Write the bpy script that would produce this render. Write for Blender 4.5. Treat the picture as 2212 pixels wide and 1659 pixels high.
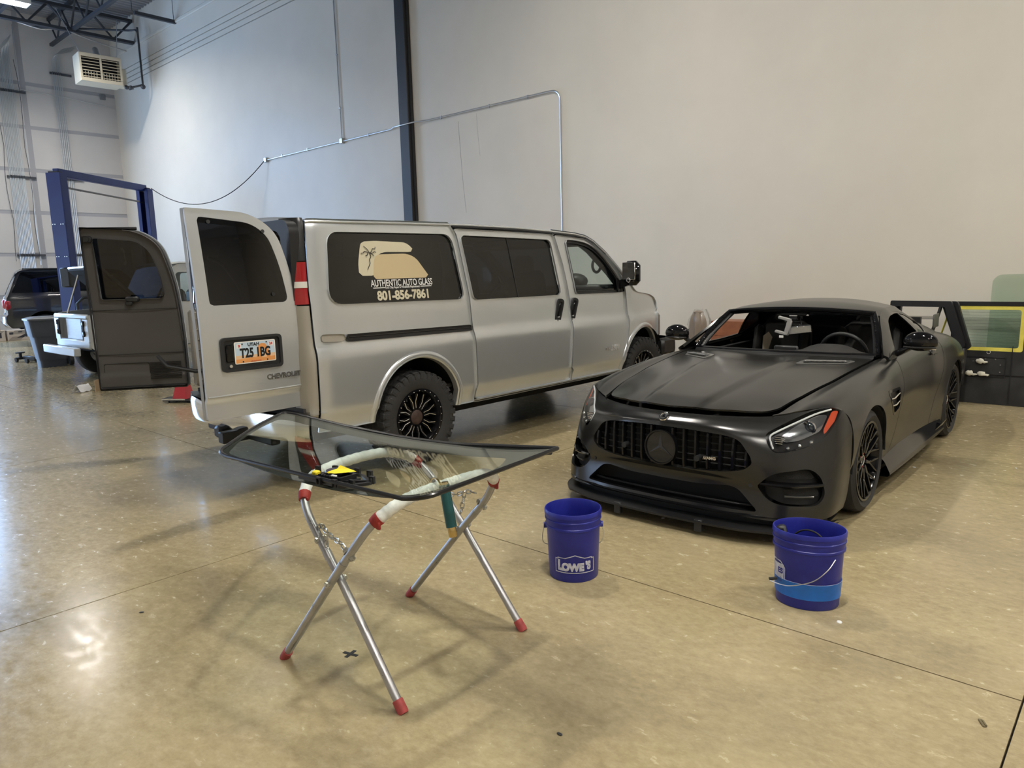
import bpy, bmesh, math, random
import numpy as np
from mathutils import Vector, Matrix, Euler
for o in list(bpy.data.objects):
    bpy.data.objects.remove(o)
SC = bpy.context.scene
COL = SC.collection
random.seed(7); RNG = np.random.default_rng(7)
PI = math.pi
R = math.radians

# ---------------------------------------------------------------- camera, world, exposure
cam_d = bpy.data.cameras.new('camera'); cam = bpy.data.objects.new('camera', cam_d); COL.objects.link(cam)
cam_d.sensor_fit = 'HORIZONTAL'; cam_d.sensor_width = 36.0; cam_d.lens = 36.0 * 1557.48 / 2212; cam_d.clip_end = 200; cam_d.clip_start = .05
_yaw, _pit, _rol = R(42.264), R(8.8388), R(1.5623)
_F = Vector((-math.sin(_yaw) * math.cos(_pit), math.cos(_yaw) * math.cos(_pit), -math.sin(_pit)))
_r0 = Vector((math.cos(_yaw), math.sin(_yaw), 0)); _d0 = _F.cross(_r0)
_r = math.cos(_rol) * _r0 + math.sin(_rol) * _d0; _d = -math.sin(_rol) * _r0 + math.cos(_rol) * _d0
cam.matrix_world = Matrix(((_r.x, -_d.x, -_F.x, 0), (_r.y, -_d.y, -_F.y, 0), (_r.z, -_d.z, -_F.z, 1.6), (0, 0, 0, 1)))
SC.camera = cam
SC.view_settings.view_transform = 'Standard'; SC.view_settings.look = 'None'
SC.view_settings.exposure = 0.55; SC.view_settings.gamma = 1.0; SC.view_settings.use_curve_mapping = False
W = bpy.data.worlds.new('world'); SC.world = W; W.use_nodes = True
_bg = W.node_tree.nodes['Background']; _bg.inputs[0].default_value = (.50, .68, 1.0, 1); _bg.inputs[1].default_value = 3.0

def area(name, loc, rot, size, energy, color, sizey=None, spread=180):
    d = bpy.data.lights.new(name, 'AREA'); d.energy = energy; d.color = color; d.shape = 'RECTANGLE'
    d.size = size; d.size_y = sizey or size; d.spread = R(spread)
    o = bpy.data.objects.new(name, d); COL.objects.link(o); o.location = loc; o.rotation_euler = rot
    return o
# daylight entering through the two open roll-up doors (in the front wall and the far end wall)
DAY = (.42, .65, 1.0)
area('daylight_front_door', (-18.0, -7.9, 2.2), (R(90), 0, R(180)), 8.0, 340, (.78, .90, 1.0), 4.2)
area('daylight_end_door', (-25.85, 2.75, 3.75), (R(90), 0, R(-90)), 4.4, 520, (.30, .57, 1.0), 7.3)

# ---------------------------------------------------------------- materials
def nd(t, typ, loc=None, **kw):
    n = t.nodes.new(typ)
    for k, v in kw.items():
        setattr(n, k, v)
    return n
def mat(name, col, rough=.5, metal=0., spec=.5, coat=0., coat_rough=.03, trans=0., alpha=1., emit=None, estr=0., ior=1.45,
        var=0., vscale=6., bump=0., bscale=80., rvar=0., col2=None, aniso=0., sheen=0.):
    m = bpy.data.materials.new(name); m.use_nodes = True; t = m.node_tree; b = t.nodes['Principled BSDF']
    b.inputs['Base Color'].default_value = (*col, 1); b.inputs['Roughness'].default_value = rough; b.inputs['Metallic'].default_value = metal
    b.inputs['Specular IOR Level'].default_value = spec; b.inputs['Coat Weight'].default_value = coat; b.inputs['Coat Roughness'].default_value = coat_rough
    b.inputs['Transmission Weight'].default_value = trans; b.inputs['Alpha'].default_value = alpha; b.inputs['IOR'].default_value = ior
    if emit: b.inputs['Emission Color'].default_value = (*emit, 1); b.inputs['Emission Strength'].default_value = estr
    if var or bump or rvar or col2:
        tc = nd(t, 'ShaderNodeTexCoord')
        if var or rvar or col2:
            n = nd(t, 'ShaderNodeTexNoise'); n.inputs['Scale'].default_value = vscale; n.inputs['Detail'].default_value = 6; n.inputs['Roughness'].default_value = .6
            t.links.new(tc.outputs['Object'], n.inputs['Vector'])
            if var or col2:
                r = nd(t, 'ShaderNodeValToRGB'); r.color_ramp.elements[0].position = .35; r.color_ramp.elements[1].position = .68
                c2 = col2 or tuple(min(1, x * (1 + var)) for x in col); c1 = col if col2 else tuple(x * (1 - var) for x in col)
                r.color_ramp.elements[0].color = (*c1, 1); r.color_ramp.elements[1].color = (*c2, 1)
                t.links.new(n.outputs['Fac'], r.inputs['Fac']); t.links.new(r.outputs['Color'], b.inputs['Base Color'])
            if rvar:
                q = nd(t, 'ShaderNodeMapRange'); q.inputs['From Min'].default_value = .3; q.inputs['From Max'].default_value = .7
                q.inputs['To Min'].default_value = max(0, rough - rvar); q.inputs['To Max'].default_value = min(1, rough + rvar)
                t.links.new(n.outputs['Fac'], q.inputs['Value']); t.links.new(q.outputs['Result'], b.inputs['Roughness'])
        if bump:
            n2 = nd(t, 'ShaderNodeTexNoise'); n2.inputs['Scale'].default_value = bscale; n2.inputs['Detail'].default_value = 4
            t.links.new(tc.outputs['Object'], n2.inputs['Vector'])
            bp = nd(t, 'ShaderNodeBump'); bp.inputs['Strength'].default_value = bump; bp.inputs['Distance'].default_value = .01
            t.links.new(n2.outputs['Fac'], bp.inputs['Height']); t.links.new(bp.outputs['Normal'], b.inputs['Normal'])
    return m
def thinglass(name, tint, refl=1.0, rough=0.0, f0=.05, f90=.95):
    """Thin glass: tinted see-through with a Fresnel mirror on top."""
    m = bpy.data.materials.new(name); m.use_nodes = True; t = m.node_tree; t.nodes.clear()
    out = nd(t, 'ShaderNodeOutputMaterial'); tr = nd(t, 'ShaderNodeBsdfTransparent'); tr.inputs[0].default_value = (*tint, 1)
    gl = nd(t, 'ShaderNodeBsdfGlossy'); gl.inputs['Roughness'].default_value = rough; gl.inputs['Color'].default_value = (refl, refl, refl, 1)
    lw = nd(t, 'ShaderNodeLayerWeight'); lw.inputs[0].default_value = .5
    pw = nd(t, 'ShaderNodeMath', operation='POWER'); pw.inputs[1].default_value = 5.0; t.links.new(lw.outputs['Facing'], pw.inputs[0])
    ma = nd(t, 'ShaderNodeMath', operation='MULTIPLY_ADD'); ma.inputs[1].default_value = f90; ma.inputs[2].default_value = f0; t.links.new(pw.outputs[0], ma.inputs[0])
    mx = nd(t, 'ShaderNodeMixShader'); t.links.new(ma.outputs[0], mx.inputs[0]); t.links.new(tr.outputs[0], mx.inputs[1]); t.links.new(gl.outputs[0], mx.inputs[2])
    t.links.new(mx.outputs[0], out.inputs[0])
    return m

# ---------------------------------------------------------------- mesh builder
class MB:
    def __init__(s): s.v = []; s.f = []; s.mi = []; s.cur = 0
    def add(s, V, F, M=None):
        n = len(s.v)
        if M is not None: V = [tuple(M @ Vector(p)) for p in V]
        s.v += [tuple(map(float, p)) for p in V]; s.f += [tuple(int(i) + n for i in f) for f in F]; s.mi += [s.cur] * len(F); return s
    def box(s, c, d, M=None, bev=0.0):
        hx, hy, hz = d[0] / 2, d[1] / 2, d[2] / 2; cx, cy, cz = c
        if bev <= 0:
            V = [(cx + i * hx, cy + j * hy, cz + k * hz) for i in (-1, 1) for j in (-1, 1) for k in (-1, 1)]
            F = [(0,1,3,2),(4,6,7,5),(0,4,5,1),(2,3,7,6),(0,2,6,4),(1,5,7,3)]
            return s.add(V, F, M)
        b = min(bev, hx * .98, hy * .98, hz * .98); V = []; ix = {}
        for i in (-1, 1):
            for j in (-1, 1):
                for k in (-1, 1):
                    for ax in range(3):
                        p = [i * (hx - b), j * (hy - b), k * (hz - b)]; p[ax] += (i, j, k)[ax] * b
                        ix[i, j, k, ax] = len(V); V.append((cx + p[0], cy + p[1], cz + p[2]))
        F = []
        for sg in (-1, 1):
            F.append([ix[sg, j, k, 0] for j, k in ((-1,-1),(1,-1),(1,1),(-1,1))][::sg]); F.append([ix[i, sg, k, 1] for i, k in ((-1,-1),(1,-1),(1,1),(-1,1))][::-sg])
            F.append([ix[i, j, sg, 2] for i, j in ((-1,-1),(1,-1),(1,1),(-1,1))][::sg])
        for j in (-1, 1):
            for k in (-1, 1):
                F.append((ix[-1,j,k,1], ix[1,j,k,1], ix[1,j,k,2], ix[-1,j,k,2])[::j*k*1 or 1]); F.append((ix[j,-1,k,0], ix[j,1,k,0], ix[j,1,k,2], ix[j,-1,k,2])[::-j*k])
                F.append((ix[j,k,-1,0], ix[j,k,1,0], ix[j,k,1,1], ix[j,k,-1,1])[::j*k])
        for i in (-1, 1):
            for j in (-1, 1):
                for k in (-1, 1): F.append((ix[i,j,k,0], ix[i,j,k,1], ix[i,j,k,2])[::i*j*k])
        return s.add(V, F, M)
    def beam(s, p0, p1, w, h, up=(0,0,1), bev=0.0):
        p0, p1 = Vector(p0), Vector(p1); z = (p1 - p0); L = z.length; z.normalize(); u = Vector(up)
        if abs(z.dot(u)) > .99: u = Vector((0,1,0))
        x = u.cross(z).normalized(); y = z.cross(x); m = Matrix((x, y, z)).transposed().to_4x4(); m.translation = (p0 + p1) / 2
        return s.box((0,0,0), (w, h, L), m, bev)
    def tube(s, pts, r, n=10, cap=True, closed=False, M=None):
        P = [Vector(p) for p in pts]; k = len(P); rr = r if hasattr(r, '__len__') else [r] * k
        V = []; F = []; x = None
        for i in range(k):
            a, b = (P[(i - 1) % k], P[(i + 1) % k]) if closed else (P[max(i - 1, 0)], P[min(i + 1, k - 1)])
            t = (b - a).normalized()
            if x is None:
                x = t.orthogonal().normalized()
            x = (x - t * x.dot(t)).normalized(); y = t.cross(x)
            for j in range(n):
                q = 2 * PI * j / n; V.append(P[i] + (x * math.cos(q) + y * math.sin(q)) * rr[i])
        for i in range(k if closed else k - 1):
            for j in range(n):
                a, b = i * n, ((i + 1) % k) * n; F.append((a + j, a + (j + 1) % n, b + (j + 1) % n, b + j))
        if cap and not closed: F.append(tuple(range(n))[::-1]); F.append(tuple(range((k - 1) * n, k * n)))
        return s.add(V, F, M)
    def cyl(s, p0, p1, r0, r1=None, n=20, cap=True, M=None):
        return s.tube([p0, p1], [r0, r0 if r1 is None else r1], n, cap, M=M)
    def lathe(s, prof, n=32, M=None, closed=False, a0=0., a1=2 * PI):
        V = []; F = []; full = abs(a1 - a0 - 2 * PI) < 1e-6; m = n if full else n + 1; k = len(prof)
        for j in range(m):
            q = a0 + (a1 - a0) * j / n
            for (r, z) in prof: V.append((r * math.cos(q), r * math.sin(q), z))
        for j in range(n):
            a, b = j * k, ((j + 1) % m) * k
            for i in range(k if closed else k - 1):
                i2 = (i + 1) % k; F.append((a + i, b + i, b + i2, a + i2))
        return s.add(V, F, M)
    def prism(s, poly, z0, z1, M=None):
        n = len(poly); V = [(x, y, z0) for x, y in poly] + [(x, y, z1) for x, y in poly]
        F = [tuple(range(n))[::-1], tuple(range(n, 2 * n))] + [(i, (i + 1) % n, n + (i + 1) % n, n + i) for i in range(n)]
        return s.add(V, F, M)
    def ring(s, outer, inner, z0, z1, M=None):
        """flat frame between two outlines with the same number of points"""
        n = len(outer); V = [(x, y, z0) for x, y in outer] + [(x, y, z0) for x, y in inner] + [(x, y, z1) for x, y in outer] + [(x, y, z1) for x, y in inner]
        F = []
        for i in range(n):
            j = (i + 1) % n; F += [(i, n + i, n + j, j), (2*n + i, 2*n + j, 3*n + j, 3*n + i), (i, j, 2*n + j, 2*n + i), (n + i, 3*n + i, 3*n + j, n + j)]
        return s.add(V, F, M)
    def torus(s, c, Rr, r, n=20, m=8, M=None, ax=(0,0,1), sy=1.0):
        z = Vector(ax).normalized(); x = z.orthogonal().normalized(); y = z.cross(x)
        return s.tube([Vector(c) + (x * math.cos(2*PI*i/n) + y * sy * math.sin(2*PI*i/n)) * Rr for i in range(n)], r, m, closed=True, M=M)
    def sphere(s, c, r, n=16, m=10, sc=(1,1,1), M=None):
        V = [(c[0], c[1], c[2] + r * sc[2])]; F = []
        for i in range(1, m):
            for j in range(n):
                a, b = PI * i / m, 2 * PI * j / n
                V.append((c[0] + r*sc[0]*math.sin(a)*math.cos(b), c[1] + r*sc[1]*math.sin(a)*math.sin(b), c[2] + r*sc[2]*math.cos(a)))
        V.append((c[0], c[1], c[2] - r * sc[2])); e = len(V) - 1
        for j in range(n):
            F.append((0, 1 + j, 1 + (j + 1) % n)); F.append((e, e - n + (j + 1) % n, e - n + j))
        for i in range(m - 2):
            for j in range(n):
                a, b = 1 + i * n, 1 + (i + 1) * n; F.append((a + j, b + j, b + (j + 1) % n, a + (j + 1) % n))
        return s.add(V, F, M)
    def grid(s, G, flip=False, M=None, wrap=False):
        G = np.asarray(G, float); a, b = G.shape[:2]; F = []
        for i in range(a - 1):
            for j in range(b if wrap else b - 1):
                q = (i*b + j, i*b + (j+1) % b, (i+1)*b + (j+1) % b, (i+1)*b + j); F.append(q[::-1] if flip else q)
        return s.add(G.reshape(-1, 3), F, M)
    def build(s, name, m, parent=None, angle=38, smooth=True, recalc=True):
        me = bpy.data.meshes.new(name); me.from_pydata(s.v, [], s.f); me.update()
        if recalc:
            bm = bmesh.new(); bm.from_mesh(me); bmesh.ops.recalc_face_normals(bm, faces=bm.faces); bm.to_mesh(me); bm.free()
        for k in (m if isinstance(m, (list, tuple)) else [m]): me.materials.append(k)
        if isinstance(m, (list, tuple)): me.polygons.foreach_set('material_index', s.mi)
        if smooth:
            me.polygons.foreach_set('use_smooth', [True] * len(me.polygons)); me.set_sharp_from_angle(angle=R(angle))
        o = bpy.data.objects.new(name, me); COL.objects.link(o)
        if parent: o.parent = parent
        return o
def tag(o, label=None, cat=None, group=None, kind=None):
    for k, v in (('label', label), ('category', cat), ('group', group), ('kind', kind)):
        if v: o[k] = v
    return o
def empty(name, loc=(0,0,0), rz=0., label=None, cat=None, group=None, M=None):
    o = bpy.data.objects.new(name, None); COL.objects.link(o); o.empty_display_size = .1
    if M is not None: o.matrix_world = M
    else: o.location = loc; o.rotation_euler = (0, 0, rz)
    return tag(o, label, cat, group)
def copy_tree(o, parent=None, label=None):
    c = o.copy(); COL.objects.link(c); c.parent = parent
    for ch in list(o.children): copy_tree(ch, c)
    if label: c['label'] = label
    return c
def frame(o, x, y, z):
    m = Matrix((Vector(x), Vector(y), Vector(z))).transposed().to_4x4(); m.translation = Vector(o); return m
def T(x, y, z): return Matrix.Translation((x, y, z))
def RX(a): return Matrix.Rotation(a, 4, 'X')
def RY(a): return Matrix.Rotation(a, 4, 'Y')
def RZ(a): return Matrix.Rotation(a, 4, 'Z')
def text(name, body, size, m, parent, M, extrude=.001, bold=0., align='CENTER', sx=1.0, spacing=1.0, shear=0.):
    c = bpy.data.curves.new(name, 'FONT'); c.body = body; c.size = size; c.extrude = extrude; c.offset = bold; c.align_x = align; c.align_y = 'CENTER'
    c.space_character = spacing; c.shear = shear; c.resolution_u = 4
    tmp = bpy.data.objects.new('tmp', c); COL.objects.link(tmp); dg = bpy.context.evaluated_depsgraph_get()
    me = bpy.data.meshes.new_from_object(tmp.evaluated_get(dg)); bpy.data.objects.remove(tmp); bpy.data.curves.remove(c)
    me.transform(M @ Matrix.Diagonal((sx, 1, 1, 1))); me.materials.clear(); me.materials.append(m); me.name = name
    o = bpy.data.objects.new(name, me); COL.objects.link(o); o.parent = parent
    return o

# ---------------------------------------------------------------- cutting skins into panels
def rpoly(pts, rad, n=6):
    """polygon with rounded corners; rad one number or one per corner"""
    P = [np.array(p, float) for p in pts]; k = len(P); out = []
    for i in range(k):
        r = rad[i] if hasattr(rad, '__len__') else rad
        a, b, c = P[i - 1], P[i], P[(i + 1) % k]; u = a - b; v = c - b; lu, lv = np.linalg.norm(u), np.linalg.norm(v); u /= lu; v /= lv
        d = min(r, .48 * lu, .48 * lv)
        if d < 1e-5: out.append(b); continue
        for j in range(n + 1):
            t = j / n; p0, p2 = b + u * d, b + v * d; out.append((1-t)**2 * p0 + 2*t*(1-t) * b + t*t * p2)
    return np.array(out)
def sd(Q, poly):
    """signed distance to a polygon, positive inside"""
    Q = np.asarray(Q, float); poly = np.asarray(poly, float); A = poly; B = np.roll(poly, -1, 0)
    d2 = np.full(len(Q), 1e9); ins = np.zeros(len(Q), bool)
    for a, b in zip(A, B):
        e = b - a; w = Q - a; t = np.clip((w @ e) / max(e @ e, 1e-12), 0, 1); dd = w - t[:, None] * e; d2 = np.minimum(d2, (dd ** 2).sum(1))
        c = (a[1] > Q[:, 1]) != (b[1] > Q[:, 1])
        with np.errstate(all='ignore'):
            xx = (b[0] - a[0]) * (Q[:, 1] - a[1]) / (b[1] - a[1]) + a[0]
        ins ^= c & (Q[:, 0] < xx)
    return np.where(ins, 1, -1) * np.sqrt(d2)
def clip(V, F, f):
    """part of the mesh where f >= 0, cut exactly along f = 0"""
    V = np.asarray(V, float); nv = [tuple(p) for p in V]; cache = {}; out = []
    f = np.where(np.abs(f) < 1e-7, 1e-7, f)
    def cut(a, b):
        k = (a, b) if a < b else (b, a)
        if k not in cache:
            t = f[k[0]] / (f[k[0]] - f[k[1]]); cache[k] = len(nv); nv.append(tuple(V[k[0]] + t * (V[k[1]] - V[k[0]])))
        return cache[k]
    for q in F:
        s = [f[i] > 0 for i in q]
        if all(s): out.append(q); continue
        if not any(s): continue
        r = []
        for i in range(len(q)):
            a, b = q[i], q[(i + 1) % len(q)]
            if f[a] > 0: r.append(a)
            if (f[a] > 0) != (f[b] > 0): r.append(cut(a, b))
        if len(r) > 2: out.append(tuple(r))
    used = sorted({i for q in out for i in q}); mp = {i: j for j, i in enumerate(used)}
    return np.array([nv[i] for i in used]).reshape(-1, 3), [tuple(mp[i] for i in q) for q in out]
def vnormals(V, F):
    V = np.asarray(V); N = np.zeros_like(V)
    for q in F:
        n = np.cross(V[q[1]] - V[q[0]], V[q[2]] - V[q[0]])
        if len(q) > 3: n = n + np.cross(V[q[2]] - V[q[0]], V[q[3]] - V[q[0]])
        for i in q: N[i] += n
    L = np.linalg.norm(N, axis=1, keepdims=True); return N / np.where(L < 1e-12, 1, L)
def rimmed(V, F, depth):
    """add an inward flange along every open edge"""
    if depth == 0: return V, F
    N = vnormals(V, F); cnt = {}
    for q in F:
        for i in range(len(q)):
            a, b = q[i], q[(i + 1) % len(q)]; cnt.setdefault((min(a, b), max(a, b)), []).append((a, b))
    E = [v[0] for v in cnt.values() if len(v) == 1]; mp = {}; V = [tuple(p) for p in V]; F = list(F)
    for a, b in E:
        for i in (a, b):
            if i not in mp: mp[i] = len(V); V.append(tuple(np.array(V[i]) - N[i] * depth))
    for a, b in E: F.append((b, a, mp[a], mp[b]))
    return np.array(V), F
def gridmesh(G, flip=False):
    G = np.asarray(G, float); a, b = G.shape[:2]; F = []
    for i in range(a - 1):
        for j in range(b - 1):
            q = (i*b + j, i*b + j + 1, (i+1)*b + j + 1, (i+1)*b + j); F.append(q[::-1] if flip else q)
    return G.reshape(-1, 3), F
def skin(name, V, F, m, parent, rim=.012, angle=40, mirror=None, both=False):
    V, F = rimmed(V, F, rim); b = MB(); b.add(V, F)
    if mirror is not None:
        V2 = np.array(V); V2[:, mirror] *= -1; F2 = [q[::-1] for q in F]
        if both: b.add(V2, F2)
        else: b = MB(); b.add(V2, F2)
    return b.build(name, m, parent, angle)
# ---------------------------------------------------------------- surfaces (numpy only)
def crom(P, n):
    """Catmull-Rom through the rows of P (k, ...), sampled at n points."""
    P = np.asarray(P, float); k = len(P)
    t = np.linspace(0, k - 1, n); i = np.clip(np.floor(t).astype(int), 0, k - 2); f = t - i
    f = f.reshape((-1,) + (1,) * (P.ndim - 1))
    g = lambda j: P[np.clip(j, 0, k - 1)]
    p0 = np.where((i == 0).reshape(f.shape), 2 * P[0] - P[1], g(i - 1))
    p3 = np.where((i == k - 2).reshape(f.shape), 2 * P[-1] - P[-2], g(i + 2))
    p1, p2 = g(i), g(i + 1)
    return .5 * (2 * p1 + (p2 - p0) * f + (2 * p0 - 5 * p1 + 4 * p2 - p3) * f**2 + (3 * p1 - p0 - 3 * p2 + p3) * f**3)

def mono(x, xs, ys):
    """Smooth (PCHIP) interpolation of ys(xs) at x."""
    xs = np.asarray(xs, float); ys = np.asarray(ys, float); x = np.clip(np.asarray(x, float), xs[0], xs[-1])
    h = np.diff(xs); hh = h.reshape((-1,) + (1,) * (ys.ndim - 1)); d = np.diff(ys, axis=0) / hh
    m = np.zeros_like(ys); m[0] = d[0]; m[-1] = d[-1]
    for j in range(1, len(xs) - 1):
        w1 = 2 * h[j] + h[j - 1]; w2 = h[j] + 2 * h[j - 1]; a, b = d[j - 1], d[j]
        with np.errstate(all='ignore'):
            v = (w1 + w2) / (w1 / a + w2 / b)
        m[j] = np.where(a * b > 0, v, 0)
    i = np.clip(np.searchsorted(xs, x, 'right') - 1, 0, len(xs) - 2)
    sh = np.shape(x) + (1,) * (ys.ndim - 1)
    t = ((x - xs[i]) / h[i]).reshape(sh); H = h[i].reshape(sh)
    return ((1 + 2*t) * (1-t)**2 * ys[i] + t*(1-t)**2 * H * m[i] + t*t*(3-2*t) * ys[i+1] + t*t*(t-1) * H * m[i+1])

# ---- sports car: a = towards the car's left, b = rearward of the front axle, c = up
CAR_SEC = [
 (-1.00, [(0,.712),(.22,.71),(.45,.695),(.60,.66),(.70,.60),(.76,.52),(.78,.40),(.76,.22)]),
 (-.72, [(0,.768),(.30,.768),(.585,.722),(.70,.722),(.80,.665),(.865,.56),(.885,.40),(.86,.22)]),
 (-.45, [(0,.805),(.32,.808),(.62,.772),(.76,.785),(.865,.755),(.93,.64),(.945,.45),(.90,.22)]),
 (0.0, [(0,.856),(.34,.866),(.66,.826),(.79,.846),(.90,.80),(.962,.69),(.972,.48),(.92,.20)]),
 (.40, [(0,.886),(.36,.895),(.69,.866),(.80,.876),(.895,.83),(.955,.70),(.945,.45),(.905,.20)]),
 (.80, [(0,.905),(.37,.91),(.71,.895),(.80,.893),(.88,.845),(.938,.70),(.925,.45),(.91,.20)]),
 (1.20, [(0,.92),(.40,.92),(.70,.918),(.795,.908),(.875,.855),(.93,.70),(.912,.45),(.93,.20)]),
 (1.80, [(0,.93),(.40,.93),(.70,.93),(.80,.92),(.88,.865),(.935,.70),(.918,.45),(.935,.20)]),
 (2.25, [(0,.97),(.40,.97),(.70,.965),(.825,.935),(.92,.86),(.962,.70),(.95,.48),(.935,.20)]),
 (2.63, [(0,.985),(.45,.98),(.72,.96),(.86,.92),(.942,.84),(.975,.70),(.97,.50),(.93,.20)]),
 (3.10, [(0,.965),(.45,.95),(.72,.91),(.85,.86),(.92,.78),(.95,.65),(.94,.45),(.88,.22)]),
 (3.48, [(0,.91),(.40,.90),(.64,.86),(.77,.80),(.84,.72),(.865,.60),(.86,.42),(.80,.25)]),
]
def car_body(nb=150, ns=64, b0=-1.0, b1=3.48):
    """(nb, ns, 3) grid of the left half of the lower body (a>=0), from the centre line down to the sill."""
    xs = [s[0] for s in CAR_SEC]; ys = np.array([s[1] for s in CAR_SEC], float)
    b = np.linspace(b0, b1, nb)
    K = mono(b, xs, ys)
    G = crom(np.swapaxes(K, 0, 1), ns)          # (ns, nb, 2)
    G = np.swapaxes(G, 0, 1)
    return np.concatenate([G[..., :1], np.repeat(b[:, None, None], ns, 1), G[..., 1:]], -1)
CAR_FASCIA = [
 [(0,-.912,.712),(.30,-.875,.713),(.575,-.725,.712),(.72,-.625,.738),(.865,-.47,.758),(.930,-.385,.665)],
 [(0,-.968,.688),(.30,-.935,.684),(.555,-.815,.672),(.725,-.692,.682),(.877,-.515,.695),(.940,-.392,.62)],
 [(0,-1.004,.645),(.30,-.975,.638),(.53,-.895,.615),(.74,-.755,.61),(.890,-.56,.61),(.944,-.405,.56)],
 [(0,-1.012,.53),(.30,-.985,.525),(.545,-.932,.50),(.75,-.81,.49),(.905,-.60,.47),(.948,-.42,.46)],
 [(0,-1.005,.405),(.30,-.985,.40),(.54,-.94,.385),(.76,-.835,.36),(.915,-.63,.34),(.946,-.43,.33)],
 [(0,-.962,.335),(.30,-.955,.33),(.53,-.93,.305),(.76,-.865,.25),(.912,-.68,.225),(.940,-.45,.22)],
 [(0,-1.0,.165),(.30,-.99,.16),(.53,-.965,.15),(.76,-.885,.14),(.90,-.70,.14),(.928,-.47,.15)],
]
def car_fascia(n=70, m=60):
    G = np.array(CAR_FASCIA, float)
    G = crom(G, m)
    return np.swapaxes(crom(np.swapaxes(G, 0, 1), n), 0, 1)     # (m, n, 3): rows down, columns outward
# greenhouse: rail (top edge of the side windows) and centre line
RAIL_B = [.80, 1.05, 1.32, 1.60, 1.95, 2.30, 2.65, 3.00, 3.30]
RAIL = [(.80,.93),(.72,1.06),(.635,1.185),(.60,1.228),(.575,1.222),(.555,1.165),(.55,1.075),(.56,.985),(.58,.92)]
TOPC = [.92, 1.10, 1.235, 1.285, 1.29, 1.235, 1.14, 1.03, .94]
def car_roof(b0=1.30, b1=3.30, nb=60, na=24):
    b = np.linspace(b0, b1, nb); r = mono(b, RAIL_B, np.array(RAIL)); top = mono(b, RAIL_B, TOPC)
    u = np.linspace(0, 1, na)
    a = r[:, :1] * u[None]; e = 2.3
    c = top[:, None] + (r[:, 1] - top)[:, None] * u[None] ** e
    bb = b[:, None] - .06 * (1 - u[None] ** 2) * np.clip((1.75 - b) / .45, 0, 1)[:, None]
    return np.stack([a, bb, c], -1)
def car_side(b0=.80, b1=3.30, nb=110, nz=26):
    """greenhouse side from the rail down to the belt."""
    b = np.linspace(b0, b1, nb); r = mono(b, RAIL_B, np.array(RAIL))
    belt = np.stack([mono(b, [.8,1.2,1.8,2.3,2.7,3.3], [.83,.835,.84,.85,.84,.70]), mono(b, [.8,1.2,1.8,2.3,2.7,3.3], [.885,.89,.895,.90,.89,.85])], -1)
    t = np.linspace(0, 1, nz)[None, :, None]
    P = r[:, None] * (1 - t) + belt[:, None] * t
    P[..., 0] += .028 * np.sin(np.pi * t[..., 0])
    return np.stack([P[..., 0], np.repeat(b[:, None], nz, 1), P[..., 1]], -1)
VZ = [.38, .45, .565, .585, .75, .99, 1.04, 1.10, 1.16, 1.38, 1.60, 1.90, 2.00, 2.06]
VI = [.085, .065, .024, .012, .003, .0, .006, .026, .032, .046, .078, .128, .150, .185]
def van_inset(s, z):
    s = np.asarray(s, float); z = np.asarray(z, float)
    i = mono(z, VZ, VI)
    return i + .20 * np.clip((s - 2.95) / 1.05, 0, 1.1) ** 2.4 + .05 * np.clip((-.80 - s) / .22, 0, 1.2) ** 2.2
# ================================================================= ROOM
XB, YW, YF, XE, HC = -26.0, 9.75, -8.2, 10.0, 9.6     # end wall, long wall, front wall, near end, deck height

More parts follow.
